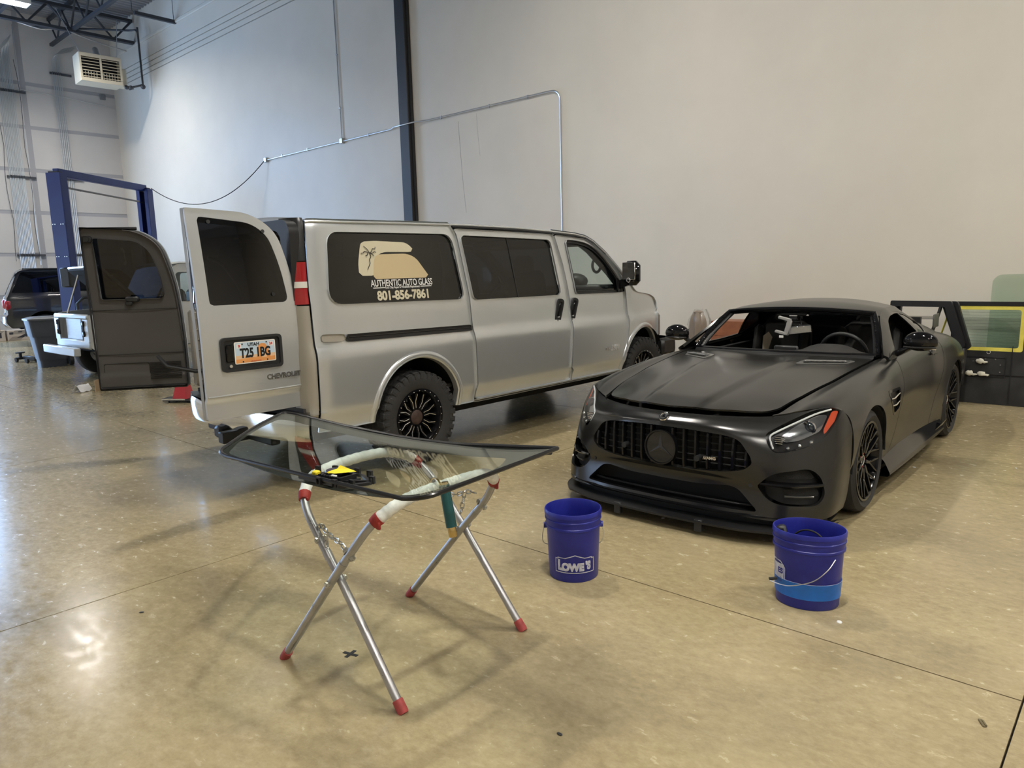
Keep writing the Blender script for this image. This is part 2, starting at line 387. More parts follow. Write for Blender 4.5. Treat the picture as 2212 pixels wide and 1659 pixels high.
# ---- floor: cast slabs between saw cuts, sealed and mottled
def floor_mat():
    m = bpy.data.materials.new('sealed_concrete'); m.use_nodes = True; t = m.node_tree; b = t.nodes['Principled BSDF']; L = t.links.new
    tc = nd(t, 'ShaderNodeTexCoord')
    mp = nd(t, 'ShaderNodeMapping'); mp.inputs['Rotation'].default_value = (0, 0, R(-35)); mp.inputs['Scale'].default_value = (1, 1.8, 1); L(tc.outputs['Object'], mp.inputs[0])
    n1 = nd(t, 'ShaderNodeTexNoise'); n1.inputs['Scale'].default_value = .9; n1.inputs['Detail'].default_value = 4; n1.inputs['Roughness'].default_value = .55; L(mp.outputs[0], n1.inputs['Vector'])
    n2 = nd(t, 'ShaderNodeTexNoise'); n2.inputs['Scale'].default_value = 11; n2.inputs['Detail'].default_value = 8; n2.inputs['Roughness'].default_value = .66; n2.inputs['Distortion'].default_value = .35; L(mp.outputs[0], n2.inputs['Vector'])
    n3 = nd(t, 'ShaderNodeTexNoise'); n3.inputs['Scale'].default_value = 26; n3.inputs['Detail'].default_value = 6; n3.inputs['Roughness'].default_value = .7; L(tc.outputs['Object'], n3.inputs['Vector'])
    r1 = nd(t, 'ShaderNodeValToRGB'); e = r1.color_ramp.elements; e[0].position = .32; e[0].color = (.235, .185, .100, 1); e[1].position = .70; e[1].color = (.46, .38, .225, 1)
    a = nd(t, 'ShaderNodeMix', data_type='FLOAT'); a.inputs[0].default_value = .55; L(n1.outputs['Fac'], a.inputs[2]); L(n2.outputs['Fac'], a.inputs[3])
    a2 = nd(t, 'ShaderNodeMix', data_type='FLOAT'); a2.inputs[0].default_value = .36; L(a.outputs[0], a2.inputs[2]); L(n3.outputs['Fac'], a2.inputs[3])
    L(a2.outputs[0], r1.inputs['Fac'])
    # pale worn flecks
    n4 = nd(t, 'ShaderNodeTexNoise'); n4.inputs['Scale'].default_value = 17; n4.inputs['Detail'].default_value = 7; n4.inputs['Roughness'].default_value = .72; L(mp.outputs[0], n4.inputs['Vector'])
    r4 = nd(t, 'ShaderNodeValToRGB'); r4.color_ramp.elements[0].position = .50; r4.color_ramp.elements[0].color = (0,0,0,1); r4.color_ramp.elements[1].position = .80; r4.color_ramp.elements[1].color = (.38,.38,.38,1); L(n4.outputs['Fac'], r4.inputs['Fac'])
    mx = nd(t, 'ShaderNodeMix', data_type='RGBA'); L(r4.outputs['Color'], mx.inputs[0]); L(r1.outputs['Color'], mx.inputs[6]); mx.inputs[7].default_value = (.56, .48, .33, 1)
    # darker wear stains
    n5 = nd(t, 'ShaderNodeTexNoise'); n5.inputs['Scale'].default_value = .7; n5.inputs['Detail'].default_value = 3; L(tc.outputs['Object'], n5.inputs['Vector'])
    r5 = nd(t, 'ShaderNodeValToRGB'); r5.color_ramp.elements[0].position = .30; r5.color_ramp.elements[0].color = (.62,.62,.62,1); r5.color_ramp.elements[1].position = .47; r5.color_ramp.elements[1].color = (1,1,1,1); L(n5.outputs['Fac'], r5.inputs['Fac'])
    m2 = nd(t, 'ShaderNodeMix', data_type='RGBA', blend_type='MULTIPLY'); m2.inputs[0].default_value = 1; L(mx.outputs[2], m2.inputs[6]); L(r5.outputs['Color'], m2.inputs[7])
    L(m2.outputs[2], b.inputs['Base Color'])
    rr = nd(t, 'ShaderNodeMapRange'); rr.inputs['From Min'].default_value = .3; rr.inputs['From Max'].default_value = .7; rr.inputs['To Min'].default_value = .12; rr.inputs['To Max'].default_value = .30; L(n2.outputs['Fac'], rr.inputs['Value']); L(rr.outputs[0], b.inputs['Roughness'])
    b.inputs['Specular IOR Level'].default_value = .55
    bp = nd(t, 'ShaderNodeBump'); bp.inputs['Strength'].default_value = .05; bp.inputs['Distance'].default_value = .006; L(n2.outputs['Fac'], bp.inputs['Height']); L(bp.outputs[0], b.inputs['Normal'])
    return m
M_FLOOR = floor_mat()
M_JOINT = mat('joint_dirt', (.035, .028, .02), .9)
fl = MB().box(((XB + XE) / 2, (YW + YF) / 2, -.13), (XE - XB + 1.2, YW - YF + 1.2, .22)).build('floor', M_JOINT); tag(fl, kind='structure')
xj = [XB - .3] + [-.268 - 3.659 * k for k in range(6, -1, -1)] + [3.39, 7.05, XE + .3]
yj = [YF - .3, -7.95, -4.30, -.64, 3.022, 6.68, YW + .3]
for i in range(len(xj) - 1):
    for j in range(len(yj) - 1):
        x0, x1, y0, y1 = xj[i], xj[i + 1], yj[j], yj[j + 1]; g = .0035
        b = MB(); b.prism([(x0 + g, y0 + g), (x1 - g, y0 + g), (x1 - g, y1 - g), (x0 + g, y1 - g)], -.02, 0)
        b.build('slab', M_FLOOR, fl, smooth=False)
# ---- walls
def wall_mat(name, c, rough=.45, bump=.06):
    return mat(name, c, rough, spec=.4, var=.035, vscale=.7, bump=bump, bscale=5)
M_WALL = wall_mat('painted_wall', (.68, .635, .56), .40)
M_WALL2 = wall_mat('painted_end_wall', (.64, .62, .61), .6)
M_GROOVE = mat('grey_reveal', (.42, .42, .45), .6)
M_DARK = mat('dark_steel', (.055, .056, .06), .45, .6)
# long wall with four reveals near the top and a ledge
wl = MB(); zs = [0, 7.795, 7.935, 8.08, 8.225, HC + .3]
for k in range(5):
    z0, z1 = zs[k] + (.012 if k else -.02), zs[k + 1] - (.012 if k < 4 else 0)
    yo = 0.0
    wl.box(((XB + XE) / 2, YW + .10, (z0 + z1) / 2), (XE - XB + .6, .20, z1 - z0))
wl.box(((XB + XE) / 2, YW + .17, HC / 2), (XE - XB + .6, .24, HC + .6))
wr = wl.build('wall_right', M_WALL, smooth=False); tag(wr, kind='structure')
MB().box(((XB + XE) / 2, YW - .02, 8.74), (XE - XB, .05, .10), bev=.02).build('ledge_strip', M_WALL, wr)
# end wall of tilt-up panels with flush grey reveals
we = MB()
zr = [0, 1.26, 2.52, 3.785, 5.045, 6.31, 7.58, HC + .3]; yr = [YF, -1.2, .0, 7.05, YW]
for k in range(len(zr) - 1):
    z0, z1 = zr[k] + .055 * (k > 0), zr[k + 1] - .055
    for q in ((5.2, 7.10), (7.24, YW + .1)):
        we.box((XB - .10, (q[0] + q[1]) / 2, (z0 + z1) / 2), (.20, q[1] - q[0], z1 - z0))
we.box((XB - .10, (YF + .5) / 2, HC / 2), (.20, .5 - YF, HC + .6)); we.box((XB - .10, 5.1, HC / 2), (.2, .2, HC + .6))
we.box((XB - .10, 2.75, 8.65), (.2, 4.5, 2.3))
wb = we.build('wall_end', M_WALL2, smooth=False); tag(wb, kind='structure')
MB().box((XB - .132, 7.5, HC / 2), (.24, 4.7, HC + .6)).build('reveal_backing', M_GROOVE, wb, smooth=False)
# front wall with a big open roll-up door, and the near end wall
wf = MB()
wf.box((XE / 2 - 7, YF - .1, HC / 2), (XE + 14.2, .2, HC + .6)); wf.box((-24.2, YF - .1, HC / 2), (4.2, .2, HC + .6)); wf.box((-18, YF - .1, 7.05), (8.4, .2, 5.7))
tag(wf.build('wall_left', M_WALL, smooth=False), kind='structure')
tag(MB().box((XE + .1, (YW + YF) / 2, HC / 2), (.2, YW - YF + .6, HC + .6)).build('wall_near', M_WALL, smooth=False), kind='structure')
# ---- ceiling: corrugated deck, girders and open-web joists
M_DECK = mat('ceiling_deck', (.30, .31, .33), .5, .3)
M_STEEL = mat('joist_paint', (.060, .063, .072), .5, .3)
cb = MB(); ncor = int((YW - YF) / .19); pts = []
for k in range(int((XE - XB) / .2)):
    x = XB + k * .2; pts += [(x, HC), (x + .07, HC), (x + .10, HC + .05), (x + .17, HC + .05)]
pts.append((XE, HC)); G = np.array([[(x, y, z) for (x, z) in pts] for y in (YF - .3, YW + .2)]); cb.grid(G, flip=True)
cb.box(((XB + XE) / 2, (YW + YF) / 2, HC + .35), (XE - XB + .8, YW - YF + .8, .3))
ce = cb.build('ceiling', M_DECK, smooth=False); tag(ce, kind='structure')
def joist(p0, p1, depth, name, r=.03, panels=10, wid=.09):
    """open-web joist: two chords and zig-zag web"""
    b = MB(); p0, p1 = Vector(p0), Vector(p1); dn = Vector((0, 0, -depth))
    b.beam(p0, p1, wid, .08); b.beam(p0 + dn, p1 + dn, wid, .08)
    for k in range(panels):
        q0 = p0.lerp(p1, k / panels); qm = p0.lerp(p1, (k + .5) / panels) + dn; q1 = p0.lerp(p1, (k + 1) / panels)
        b.tube([q0, qm, q1], r, 6)
    return b.build(name, M_STEEL, ce)
for yy in (8.05, 6.2, 4.35, 2.5, .65, -1.2, -3.05, -4.9, -6.75):
    joist((XB + .05, yy, HC - .06), (XE, yy, HC - .06), .72, 'joist', .028, panels=30)
for xx in (-24.0, -12.0, 0.0):
    joist((xx, YF, HC - .2), (xx, YW - .05, HC - .2), .62, 'girder', .035, 16, .16)
# ---- steel column on the long wall
col_ = MB(); col_.box((-11.44, YW - .06, HC / 2), (.28, .12, HC), bev=.01); col_.box((-11.285, YW - .03, HC / 2), (.03, .06, HC))
co = col_.build('steel_column', M_DARK); tag(co, kind='structure'); co.name = 'column_wall'
# ---- ceiling lights (linear high bays)
M_LAMP = mat('lamp_panel', (1, 1, 1), .5, emit=(1.0, .955, .87), estr=370)
M_LHOUS = mat('lamp_housing', (.82, .82, .80), .4)
LAMPS = [(-21.6, 5.9), (-5.6, 4.6), (3.0, 6.4), (-.9, 1.9), (5.2, 1.6), (4.6, -3.2), (-21.6, -3.2), (-13.5, -4.6)]
lamp0 = None
for i, (x, y) in enumerate(LAMPS):
    if lamp0 is None:
        lamp0 = empty('high_bay_light', (x, y, 8.55), label='bright linear high bay light hanging under the roof deck near the heater', cat='light', group='high bay lights')
        b = MB(); b.box((0, 0, .05), (.40, .82, .07)); b.box((.19, 0, -.03), (.02, .82, .16)); b.box((-.19, 0, -.03), (.02, .82, .16)); b.box((0, .40, -.03), (.36, .02, .16)); b.box((0, -.40, -.03), (.36, .02, .16)); b.build('housing', M_LHOUS, lamp0)  # side skirts added around the panel to limit the spread of its light
        MB().box((0, 0, .0), (.32, .66, .02)).build('lamp_panel', M_LAMP, lamp0)
        b = MB()
        for s in (-.35, .35): b.tube([(0, s, .08), (0, s, .95)], .006, 6)
        b.build('hanger', M_STEEL, lamp0)
    else:
        copy_tree(lamp0, label='linear high bay light under the roof deck outside the photo').location = (x, y, 8.55)
# ---- conduits on the long wall
M_EMT = mat('galvanised_conduit', (.62, .63, .64), .32, .9)
def arc(p0, p1, p2, n=6):
    p0, p1, p2 = map(Vector, (p0, p1, p2)); return [(1-t)**2 * p0 + 2*t*(1-t) * p1 + t*t * p2 for t in [i / n for i in range(n + 1)]]
y = YW - .03
cr = empty('wall_conduit', (-13.65, YW, 4.5), label='thin steel conduit run across the long wall with a bend down behind the van', cat='conduit')
def loc(pts, o): return [Vector(p) - Vector(o.location) for p in pts]
b = MB()
b.tube(loc([(-16.80, y, 4.50), (-11.95, y, 4.52), (-11.75, y - .10, 4.52), (-11.1, y - .10, 4.52), (-10.9, y, 4.52), (-7.85, y, 4.515)] + arc((-7.80, y, 4.515), (-7.61, y, 4.515), (-7.605, y, 4.33)) + [(-7.60, y, .25)], cr), .014, 8)
b.build('pipe', M_EMT, cr)
MB().tube(loc([(-13.65, y, 4.55), (-13.645, y, HC - .1)], cr), .014, 8).build('riser', M_EMT, cr)
for nm, p in (('junction_box', (-13.65, YW - .03, 4.52)), ('junction_box', (-16.86, YW - .035, 4.50))):
    MB().box(Vector(p) - cr.location, (.11, .07, .11), bev=.008).build(nm, M_EMT, cr)
for x in (-16.1, -15.0, -12.7, -10.45, -9.2, -8.3):
    MB().box(Vector((x, y - .004, 4.513)) - cr.location, (.02, .028, .06)).build('strap', M_EMT, cr)
for z in (6.3, 5.2): MB().box(Vector((-13.648, y - .004, z)) - cr.location, (.06, .028, .02)).build('strap', M_EMT, cr)
# ---- faint drag marks on the long wall
M_SCUFF = mat('wall_scuff', (.42, .41, .39), .7)
b = MB(); b.tube([(-10.03, YW - .001, 4.38), (-10.0, YW - .001, 3.9), (-9.96, YW - .001, 3.3), (-9.90, YW - .001, 2.72)], .0035, 5)
b.tube([(-9.55, YW - .001, 4.45), (-9.53, YW - .001, 4.1), (-9.49, YW - .001, 3.7)], .002, 5)
b.build('scuff_mark', M_SCUFF, wr)
# ---- black drop cable from the junction box to the lift
M_RUB = mat('black_rubber', (.018, .018, .019), .6)
M_BLACKPL = mat('black_plastic', (.022, .023, .025), .45)
# ================================================================= THINGS ALONG THE WALLS
cab = MB(); A_, B_, C_ = Vector((-16.9, YW - .07, 4.47)), Vector((-20.1, 8.2, 4.03)), Vector((-18.6, 8.95, 2.88))
cab.tube([(1-t)**2 * A_ + 2*t*(1-t) * C_ + t*t * B_ for t in [i / 24 for i in range(25)]], .011, 7)
tag(cab.build('power_cable', M_RUB), 'black power cable sagging from the wall conduit to the blue lift', 'cable')
# ---- conduit bundles on the end wall
M_STRUT = mat('strut_channel', (.11, .115, .13), .45, .7)
def bundle(y0, y1, n, ztop, label, bend, straps):
    root = empty('conduit_bundle', (XB, (y0 + y1) / 2, 0), label=label, cat='conduit')
    for k in range(n):
        y = y0 + (y1 - y0) * k / (n - 1) - (y0 + y1) / 2; r = .013
        p = [(.06, y, .3), (.06, y, ztop - .5 + .05 * k)] + [Vector(q) for q in arc((.06, y, ztop - .4 + .05*k), (.06, y, ztop - .1 + .05*k), (.06 + bend[0], y + bend[1], ztop - .05 + .05*k))[1:]] + [(.06 + bend[0] * 3, y + bend[1] * 3, ztop + .05 + .05 * k)]
        MB().tube(p, r, 6).build('conduit', M_EMT, root)
    for z in straps:
        MB().box((.03, .12, z), (.05, (y1 - y0) + .38, .06)).build('strut', M_STRUT, root)
        b = MB()
        for k in range(n):
            y = y0 + (y1 - y0) * k / (n - 1) - (y0 + y1) / 2; b.box((.07, y, z), (.04, .018, .08))
        b.build('clamp', M_STRUT, root)
    return root
bundle(6.53, 6.90, 10, 8.3, 'wide bundle of ten steel conduits on the end wall left of the blue lift post', (.12, .0), (7.30, 4.82, 2.50))
bundle(8.00, 8.21, 5, 8.6, 'narrow bundle of five steel conduits on the end wall behind the lift crossbar', (.10, .16), (8.0, 4.84, 2.50))
b = MB(); b.tube([(XB + .04, 7.06, 2.2), (XB + .04, 7.05, 7.3), (XB + .05, 7.07, HC - .4)], .015, 6)
b.tube([(XB + .04, 6.93, 7.0)] + arc((XB + .04, 6.93, 7.25), (XB + .04, 6.93, 7.38), (XB + .04, 7.06, 7.38)) + [(XB + .04, 8.0, 7.35), (XB + .04, 9.7, 7.20)], .012, 6)
tag(b.build('end_wall_pipe', M_EMT), 'single grey pipe beside the wide conduit bundle with a branch along the end wall', 'conduit')
for k, (dy, sway, lab) in enumerate(((6.50, -.10, 'loose dark cable drooping along the outer edge of the wide conduit bundle'), (6.95, .10, 'loose dark cable drooping along the inner edge of the wide conduit bundle'))):
    b = MB(); b.tube([(XB + .10 + .02 * math.sin(i * 1.3), dy + sway * (.3 + .7 * abs(math.sin(i * .55))), 8.2 - i * .42) for i in range(15)], .007, 6); tag(b.build('hanging_cable', M_RUB), lab, 'cable')
tag(MB().box((XB + .03, 9.37, 7.51), (.06, .16, .17), bev=.01).build('wall_box', mat('wall_box_grey', (.22, .23, .25), .6)), 'small grey box on the end wall near the corner below the heater', 'box')
# pipework in the corner beside the heater
b = MB(); b.tube([(-23.0, 9.45, 8.95), (-23.0, 9.45, 7.3)], .03, 8); b.tube([(-24.6, 7.2, 8.85), (-23.3, 9.3, 8.9)] + arc((-23.2, 9.38, 8.9), (-23.0, 9.45, 8.92), (-23.0, 9.45, 8.75)), .028, 8)
b.tube([(-23.0, 9.45, 7.35), (-23.0, 9.1, 7.22), (-23.05, 8.95, 7.25)], .028, 8); b.sphere((-23, 9.45, 7.3), .07); b.sphere((-23, 9.1, 7.22), .06)
tag(b.build('gas_pipe', M_STEEL), 'black gas pipe dropping beside the hanging heater in the corner', 'pipe')
b = MB(); b.box((-21.15, 9.2, 8.72), (.09, 1.1, .09)); b.tube([(-21.15, 8.6, 8.74), (-21.15, 8.6, 9.5)], .008, 6); b.tube([(-21.15, 9.7, 8.74), (-21.15, 9.7, 9.5)], .008, 6)
tag(b.build('strut_hanger', M_STEEL), 'short black strut hanging under the roof deck by the long wall', 'strut')
b = MB()
wv = [(-24.6, 6.6, 8.95), (-24.2, 7.3, 8.72), (-24.0, 7.75, 8.80), (-24.0, 8.2, 8.70), (-23.9, 8.8, 8.55), (-23.8, 9.4, 8.45)]
b.tube(crom(wv, 30), .022, 7); tag(b.build('flexible_conduit', M_EMT), 'shiny flexible conduit snaking under the joists above the heater', 'conduit')
# ---- unit heater
M_HEAT = mat('heater_enamel', (.62, .56, .44), .45); M_HIN = mat('heater_inside', (.012, .012, .016), .7); M_TUBE = mat('heater_tube', (.75, .75, .72), .35, .4)
ht = empty('unit_heater', (-23.0, 8.34, 7.22), R(-4), 'beige gas unit heater with louvres hanging in the upper corner', 'heater')
Wd, Hg, Dp = 1.08, .76, .62
b = MB(); b.box((-Dp / 2, -Wd / 2 + .015, Hg / 2), (Dp, .03, Hg)); b.box((-Dp / 2, Wd / 2 - .015, Hg / 2), (Dp, .03, Hg)); b.box((-Dp / 2, 0, Hg - .015), (Dp, Wd - .06, .03)); b.box((-Dp / 2, 0, .015), (Dp, Wd - .06, .03)); b.box((-Dp + .015, 0, Hg / 2), (.03, Wd - .06, Hg - .06))
b.build('casing', M_HEAT, ht, smooth=False)
b = MB(); b.box((.005, 0, .05), (.03, Wd, .10), bev=.006); b.box((.005, 0, Hg - .05), (.03, Wd, .10), bev=.006)
for y in (-Wd / 2 + .025, 0, Wd / 2 - .025): b.box((.006, y, Hg / 2), (.03, .05, Hg - .2))
b.build('front_frame', M_HEAT, ht, smooth=False)
MB().box((-.30, 0, Hg / 2), (.02, Wd - .08, Hg - .08)).build('inner_panel', M_HIN, ht)
for sy in (-1, 1):
    for k in range(7):
        MB().box((0, 0, 0), (.075, Wd / 2 - .075, .006), M=T(.0, sy * Wd / 4, .135 + k * .082) @ RY(R(28))).build('louvre', M_HEAT, ht, smooth=False)
    for k in range(6):
        MB().cyl((-.12, sy * Wd / 4 - .18 + k * .072, .12), (-.12, sy * Wd / 4 - .18 + k * .072, .30), .016, n=8).build('burner_tube', M_TUBE, ht)
MB().box((-.35, Wd / 2 + .09, .28), (.34, .18, .50), bev=.03).build('control_box', M_HEAT, ht)
b = MB(); b.sphere((-.1, Wd / 2 + .12, .0), .06); b.tube([(-.1, Wd/2 + .1, .02), (-.1, Wd/2 + .2, -.06), (-.05, Wd/2 + .3, -.02)], .012, 6); b.build('gas_valve', M_STEEL, ht)
b = MB()
for y in (-Wd / 2 + .05, Wd / 2 - .08): b.tube([(-.05, y, Hg), (-.05 - .5, y + (-.35 if y < 0 else .25), Hg + 1.2)], .010, 6)
b.build('hanger_rod', M_EMT, ht); MB().cyl((-.5, .1, Hg - .02), (-1.6, .35, Hg + .55), .09, n=16).build('flue', M_EMT, ht)

# ---- two-post lift
M_BLUE = mat('lift_blue', (.014, .030, .165), .38, var=.08, vscale=2)
M_BLUED = mat('lift_blue_lower', (.016, .038, .22), .45)  # slightly stronger, rougher blue on base plates and swing arms
lf = empty('two_post_lift', (-19.2, 6.74, 0), 0, 'blue two post car lift with overhead beam behind the silver truck', 'car lift')
PA, PB = Vector((-18.25, 5.45, 0)), Vector((-20.15, 8.05, 0)); ax = (PB - PA).normalized(); pn = Vector((-ax.y, ax.x, 0))
def post(P, s):
    """box post: C-section opening towards the other post"""
    o = Vector(lf.location); Mx = frame(P - o, pn, ax * s, (0, 0, 1))
    b = MB(); h = 4.0
    b.box((0, -.09, h / 2), (.32, .02, h), Mx); b.box((-.15, .02, h / 2), (.02, .22, h), Mx); b.box((.15, .02, h / 2), (.02, .22, h), Mx)
    b.box((-.11, .13, h / 2), (.09, .02, h), Mx); b.box((.11, .13, h / 2), (.09, .02, h), Mx)
    p = b.build('post', M_BLUE, lf, smooth=False)
    MB().box((0, 0, .012), (.62, .62, .024), Mx).build('base_plate', M_BLUED, lf)
    b = MB(); b.box((0, .08, .95), (.12, .08, 1.0), Mx); b.build('carriage', M_BLACKPL, lf)
    b = MB()
    for z in (2.9, 2.2):
        for x in (-.12, -.07, .07, .12):
            b.cyl(Mx @ Vector((x, -.10, z)), Mx @ Vector((x, -.115, z)), .012, n=6)
            b.cyl(Mx @ Vector((.16, .02 + x * .3, z)), Mx @ Vector((.175, .02 + x * .3, z)), .012, n=6)
    b.build('bolt', M_EMT, lf)
    MB().box((0, -.01, h - .02), (.22, .15, .10), Mx).build('cap', M_BLACKPL, lf)
    return Mx
mA, mB_ = post(PA, 1), post(PB, -1)
o = Vector(lf.location)
MB().beam(PA - o + Vector((0, 0, 4.02)), PB - o + Vector((0, 0, 4.02)), .14, .16, bev=.01).build('overhead_beam', M_BLUE, lf)
b = MB(); b.tube([PA - o + ax * .25 + Vector((0, 0, 3.72)), PB - o - ax * .3 + Vector((0, 0, 3.66))], .022, 8); b.build('padded_bar', mat('pad_grey', (.25, .24, .24), .7), lf)
b = MB(); b.tube([PA - o + ax * .12 + Vector((0, 0, 3.74)), PA - o + ax * .75 + Vector((0, 0, 3.70))], .018, 8); b.tube([PB - o - ax * .75 + Vector((0, 0, 3.67)), PB - o - ax * .1 + Vector((0, 0, 3.64))], .012, 8); b.build('switch_rod', M_BLACKPL, lf)
mc = mA
MB().box((0, 0, 0), (.24, .24, .43), T(*(Vector((-17.95, 5.37, 1.74)) - Vector(lf.location))) @ RZ(R(35)), bev=.03).build('control_box', mat('lift_box', (.035, .035, .032), .5), lf)

for s, Mx in ((1, mA), (-1, mB_)):
    for q in (-1, 1):
        MB().beam(Mx @ Vector((q * .1, .14, .12)), Mx @ Vector((q * .75, .75, .12)), .10, .07).build('swing_arm', M_BLUED, lf)

# ---- printed boxes by the end wall
M_CARD = mat('printed_carton', (.60, .52, .44), .75); M_PRINT = mat('carton_print', (.05, .05, .06), .7)
def carton(x, y, z, L, Wd, Hh, rz, lab):
    c = empty('carton', (x, y, z), rz, lab, 'box', 'patterned cartons')
    MB().box((0, 0, Hh / 2), (Wd, L, Hh), bev=.006).build('shell', M_CARD, c, smooth=False)
    b = MB(); x = Wd / 2 + .0015
    for k in range(9):
        t = -L/2 + .02 + k * .035; b.add([(x, t, .01), (x, t + .012, .01), (x, t + .012 + Hh * .35, .01 + Hh * .35), (x, t + Hh * .35, .01 + Hh * .35)], [(0,1,2,3)])
    for k in range(10):
        t = L/2 - .02 - k * .035; b.add([(x, t, Hh - .01), (x, t - .012, Hh - .01), (x, t - .012 - Hh * .4, Hh * .6), (x, t - Hh * .4, Hh * .6)], [(0,1,2,3)])
    b.add([(x, -.05, Hh*.25), (x, .12, Hh*.25), (x, .28, Hh*.6), (x, .22, Hh*.68), (x, .05, Hh*.42)], [(0,1,2,3,4)])
    b.box((x, -L * .32, Hh * .7), (.002, .10, Hh * .22)); b.box((x, .05, Hh * .82), (.002, .10, .03)); b.box((x, L*.36, Hh*.55), (.002, .05, Hh*.5))
    b.build('print', M_PRINT, c, smooth=False)
carton(-25.3, 5.25, 0, .85, .5, .31, 0, 'patterned carton on the floor by the end wall, left of its stack')
carton(-25.3, 6.0, 0, .55, .5, .30, 0, 'patterned carton on the floor by the end wall, nearest the dark truck')
carton(-25.3, 5.2, .312, .75, .48, .29, R(2), 'patterned carton stacked on the floor carton under the dark truck bumper')
carton(-25.35, 5.1, .604, .6, .46, .22, 0, 'patterned carton on top of the stack at the end wall')

# ---- grey roll-out bin
M_BIN = mat('bin_grey', (.060, .066, .078), .55, var=.08)
bn = empty('rollout_bin', (-16.35, 4.42, 0), R(-6), 'dark grey wheeled refuse bin with a lid beside the silver truck', 'bin')
def taper(b, z0, w0, d0, z1, w1, d1, bev=.05, M=None):
    def rr(w, d): return rpoly([(-d/2, -w/2), (d/2, -w/2), (d/2, w/2), (-d/2, w/2)], bev, 4)
    a, c = rr(w0, d0), rr(w1, d1); n = len(a); V = [(x, y, z0) for x, y in a] + [(x, y, z1) for x, y in c]
    b.add(V, [tuple(range(n))[::-1], tuple(range(n, 2*n))] + [(i, (i+1) % n, n + (i+1) % n, n + i) for i in range(n)], M)
b = MB(); taper(b, .0, .44, .50, .14, .45, .50); taper(b, .14, .47, .52, .60, .58, .60); taper(b, .60, .62, .62, .92, .70, .66); b.build('body', M_BIN, bn)
b = MB(); taper(b, .92, .74, .70, .95, .74, .70); taper(b, .95, .73, .69, .985, .50, .50); b.build('lid', mat('bin_lid', (.10, .10, .11), .4), bn)
for y in (-.0,):
    b = MB(); b.lathe([(0, -.03), (.10, -.035), (.105, 0), (.10, .035), (0, .03)], 20, T(.20, .30, .105) @ RX(R(90))); b.build('wheel', M_RUB, bn)
    b = MB(); b.lathe([(0, -.03), (.10, -.035), (.105, 0), (.10, .035), (0, .03)], 20, T(-.20, .30, .105) @ RX(R(90))); b.build('wheel', M_RUB, bn)
b = MB(); b.tube([(.26, .30, .96), (.26, .42, .88), (.1, .44, .86), (-.26, .42, .88), (-.26, .3, .96)], .02, 8); b.build('handle', M_BIN, bn)
# ---- creeper handle frame behind the bin
b = MB(); b.tube([(-17.2, 5.25, .5), (-17.2, 5.25, 1.18), (-17.2, 5.38, 1.30), (-17.2, 5.85, 1.32), (-17.2, 5.98, 1.20), (-17.2, 5.98, .5)], .03, 10)
fr = b.build('cart_handle', M_BLACKPL); b = MB(); b.box((-17.1, 5.62, .42), (.5, .75, .35), bev=.05); cart = empty('shop_cart', (0, 0, 0), 0, 'black shop cart with a tall bent handle between the bin and the lift', 'cart')
b.build('tray', M_BLACKPL, cart); fr.parent = cart; fr.name = 'handle'
for sx in (-.2, .2):
    for sy in (-.3, .3): MB().cyl((-17.1 + sx, 5.62 + sy - .02, .10), (-17.1 + sx, 5.62 + sy + .02, .10), .10, n=14).build('wheel', M_RUB, cart)
b = MB()
for sx in (-.2, .2):
    for sy in (-.3, .3): b.beam((-17.1 + sx, 5.62 + sy, .1), (-17.1 + sx, 5.62 + sy, .3), .04, .04)
b.build('leg', M_BLACKPL, cart)
# ---- floor jack beyond the bin
jk = empty('floor_jack', (-17.9, 4.28, 0), R(100), 'small black jack with a T-shaped pad on the floor left of the bin', 'jack')
b = MB(); b.box((.0, 0, .075), (.16, .10, .05), bev=.01); b.box((.05, -.30, .08), (.10, .50, .09), bev=.02); b.build('body', M_BLACKPL, jk)
b = MB(); b.cyl((0, .02, .09), (0, .02, .19), .03, n=12); b.cyl((0, .02, .18), (0, .02, .205), .09, n=16); b.build('saddle', M_BLACKPL, jk)
b = MB()
for p in ((.09, .0), (-.09, .0), (.09, -.45), (-.09, -.45)): b.cyl((p[0] - .02, p[1], .05), (p[0] + .02, p[1], .05), .05, n=12)
b.build('wheel', M_RUB, jk)
# ---- crumpled paper and cardboard under the van door
b = MB()
G = np.zeros((8, 8, 3))
for i in range(8):
    for j in range(8):
        u, v = i / 7 - .5, j / 7 - .5; G[i, j] = (u * .16 + RNG.normal(0, .006), v * .22, .10 - 1.1 * abs(u) ** 1.2 * .20 + RNG.normal(0, .008) + .01)
G[..., 2] = np.maximum(G[..., 2], .003); b.grid(G); pw = b.build('paper_wad', mat('white_paper', (.80, .80, .80), .8), None, 80); tag(pw, 'crumpled white paper on the floor under the open rear van door', 'paper'); pw.location = (-11.95, 3.58, 0); pw.rotation_euler = (0, 0, .5)
tag(MB().box((0, 0, .085), (.13, .012, .17), T(-11.80, 3.74, 0) @ RZ(R(-42))).build('cardboard_scrap', mat('brown_card', (.34, .24, .15), .85)), 'brown cardboard scrap standing behind the white paper', 'cardboard')
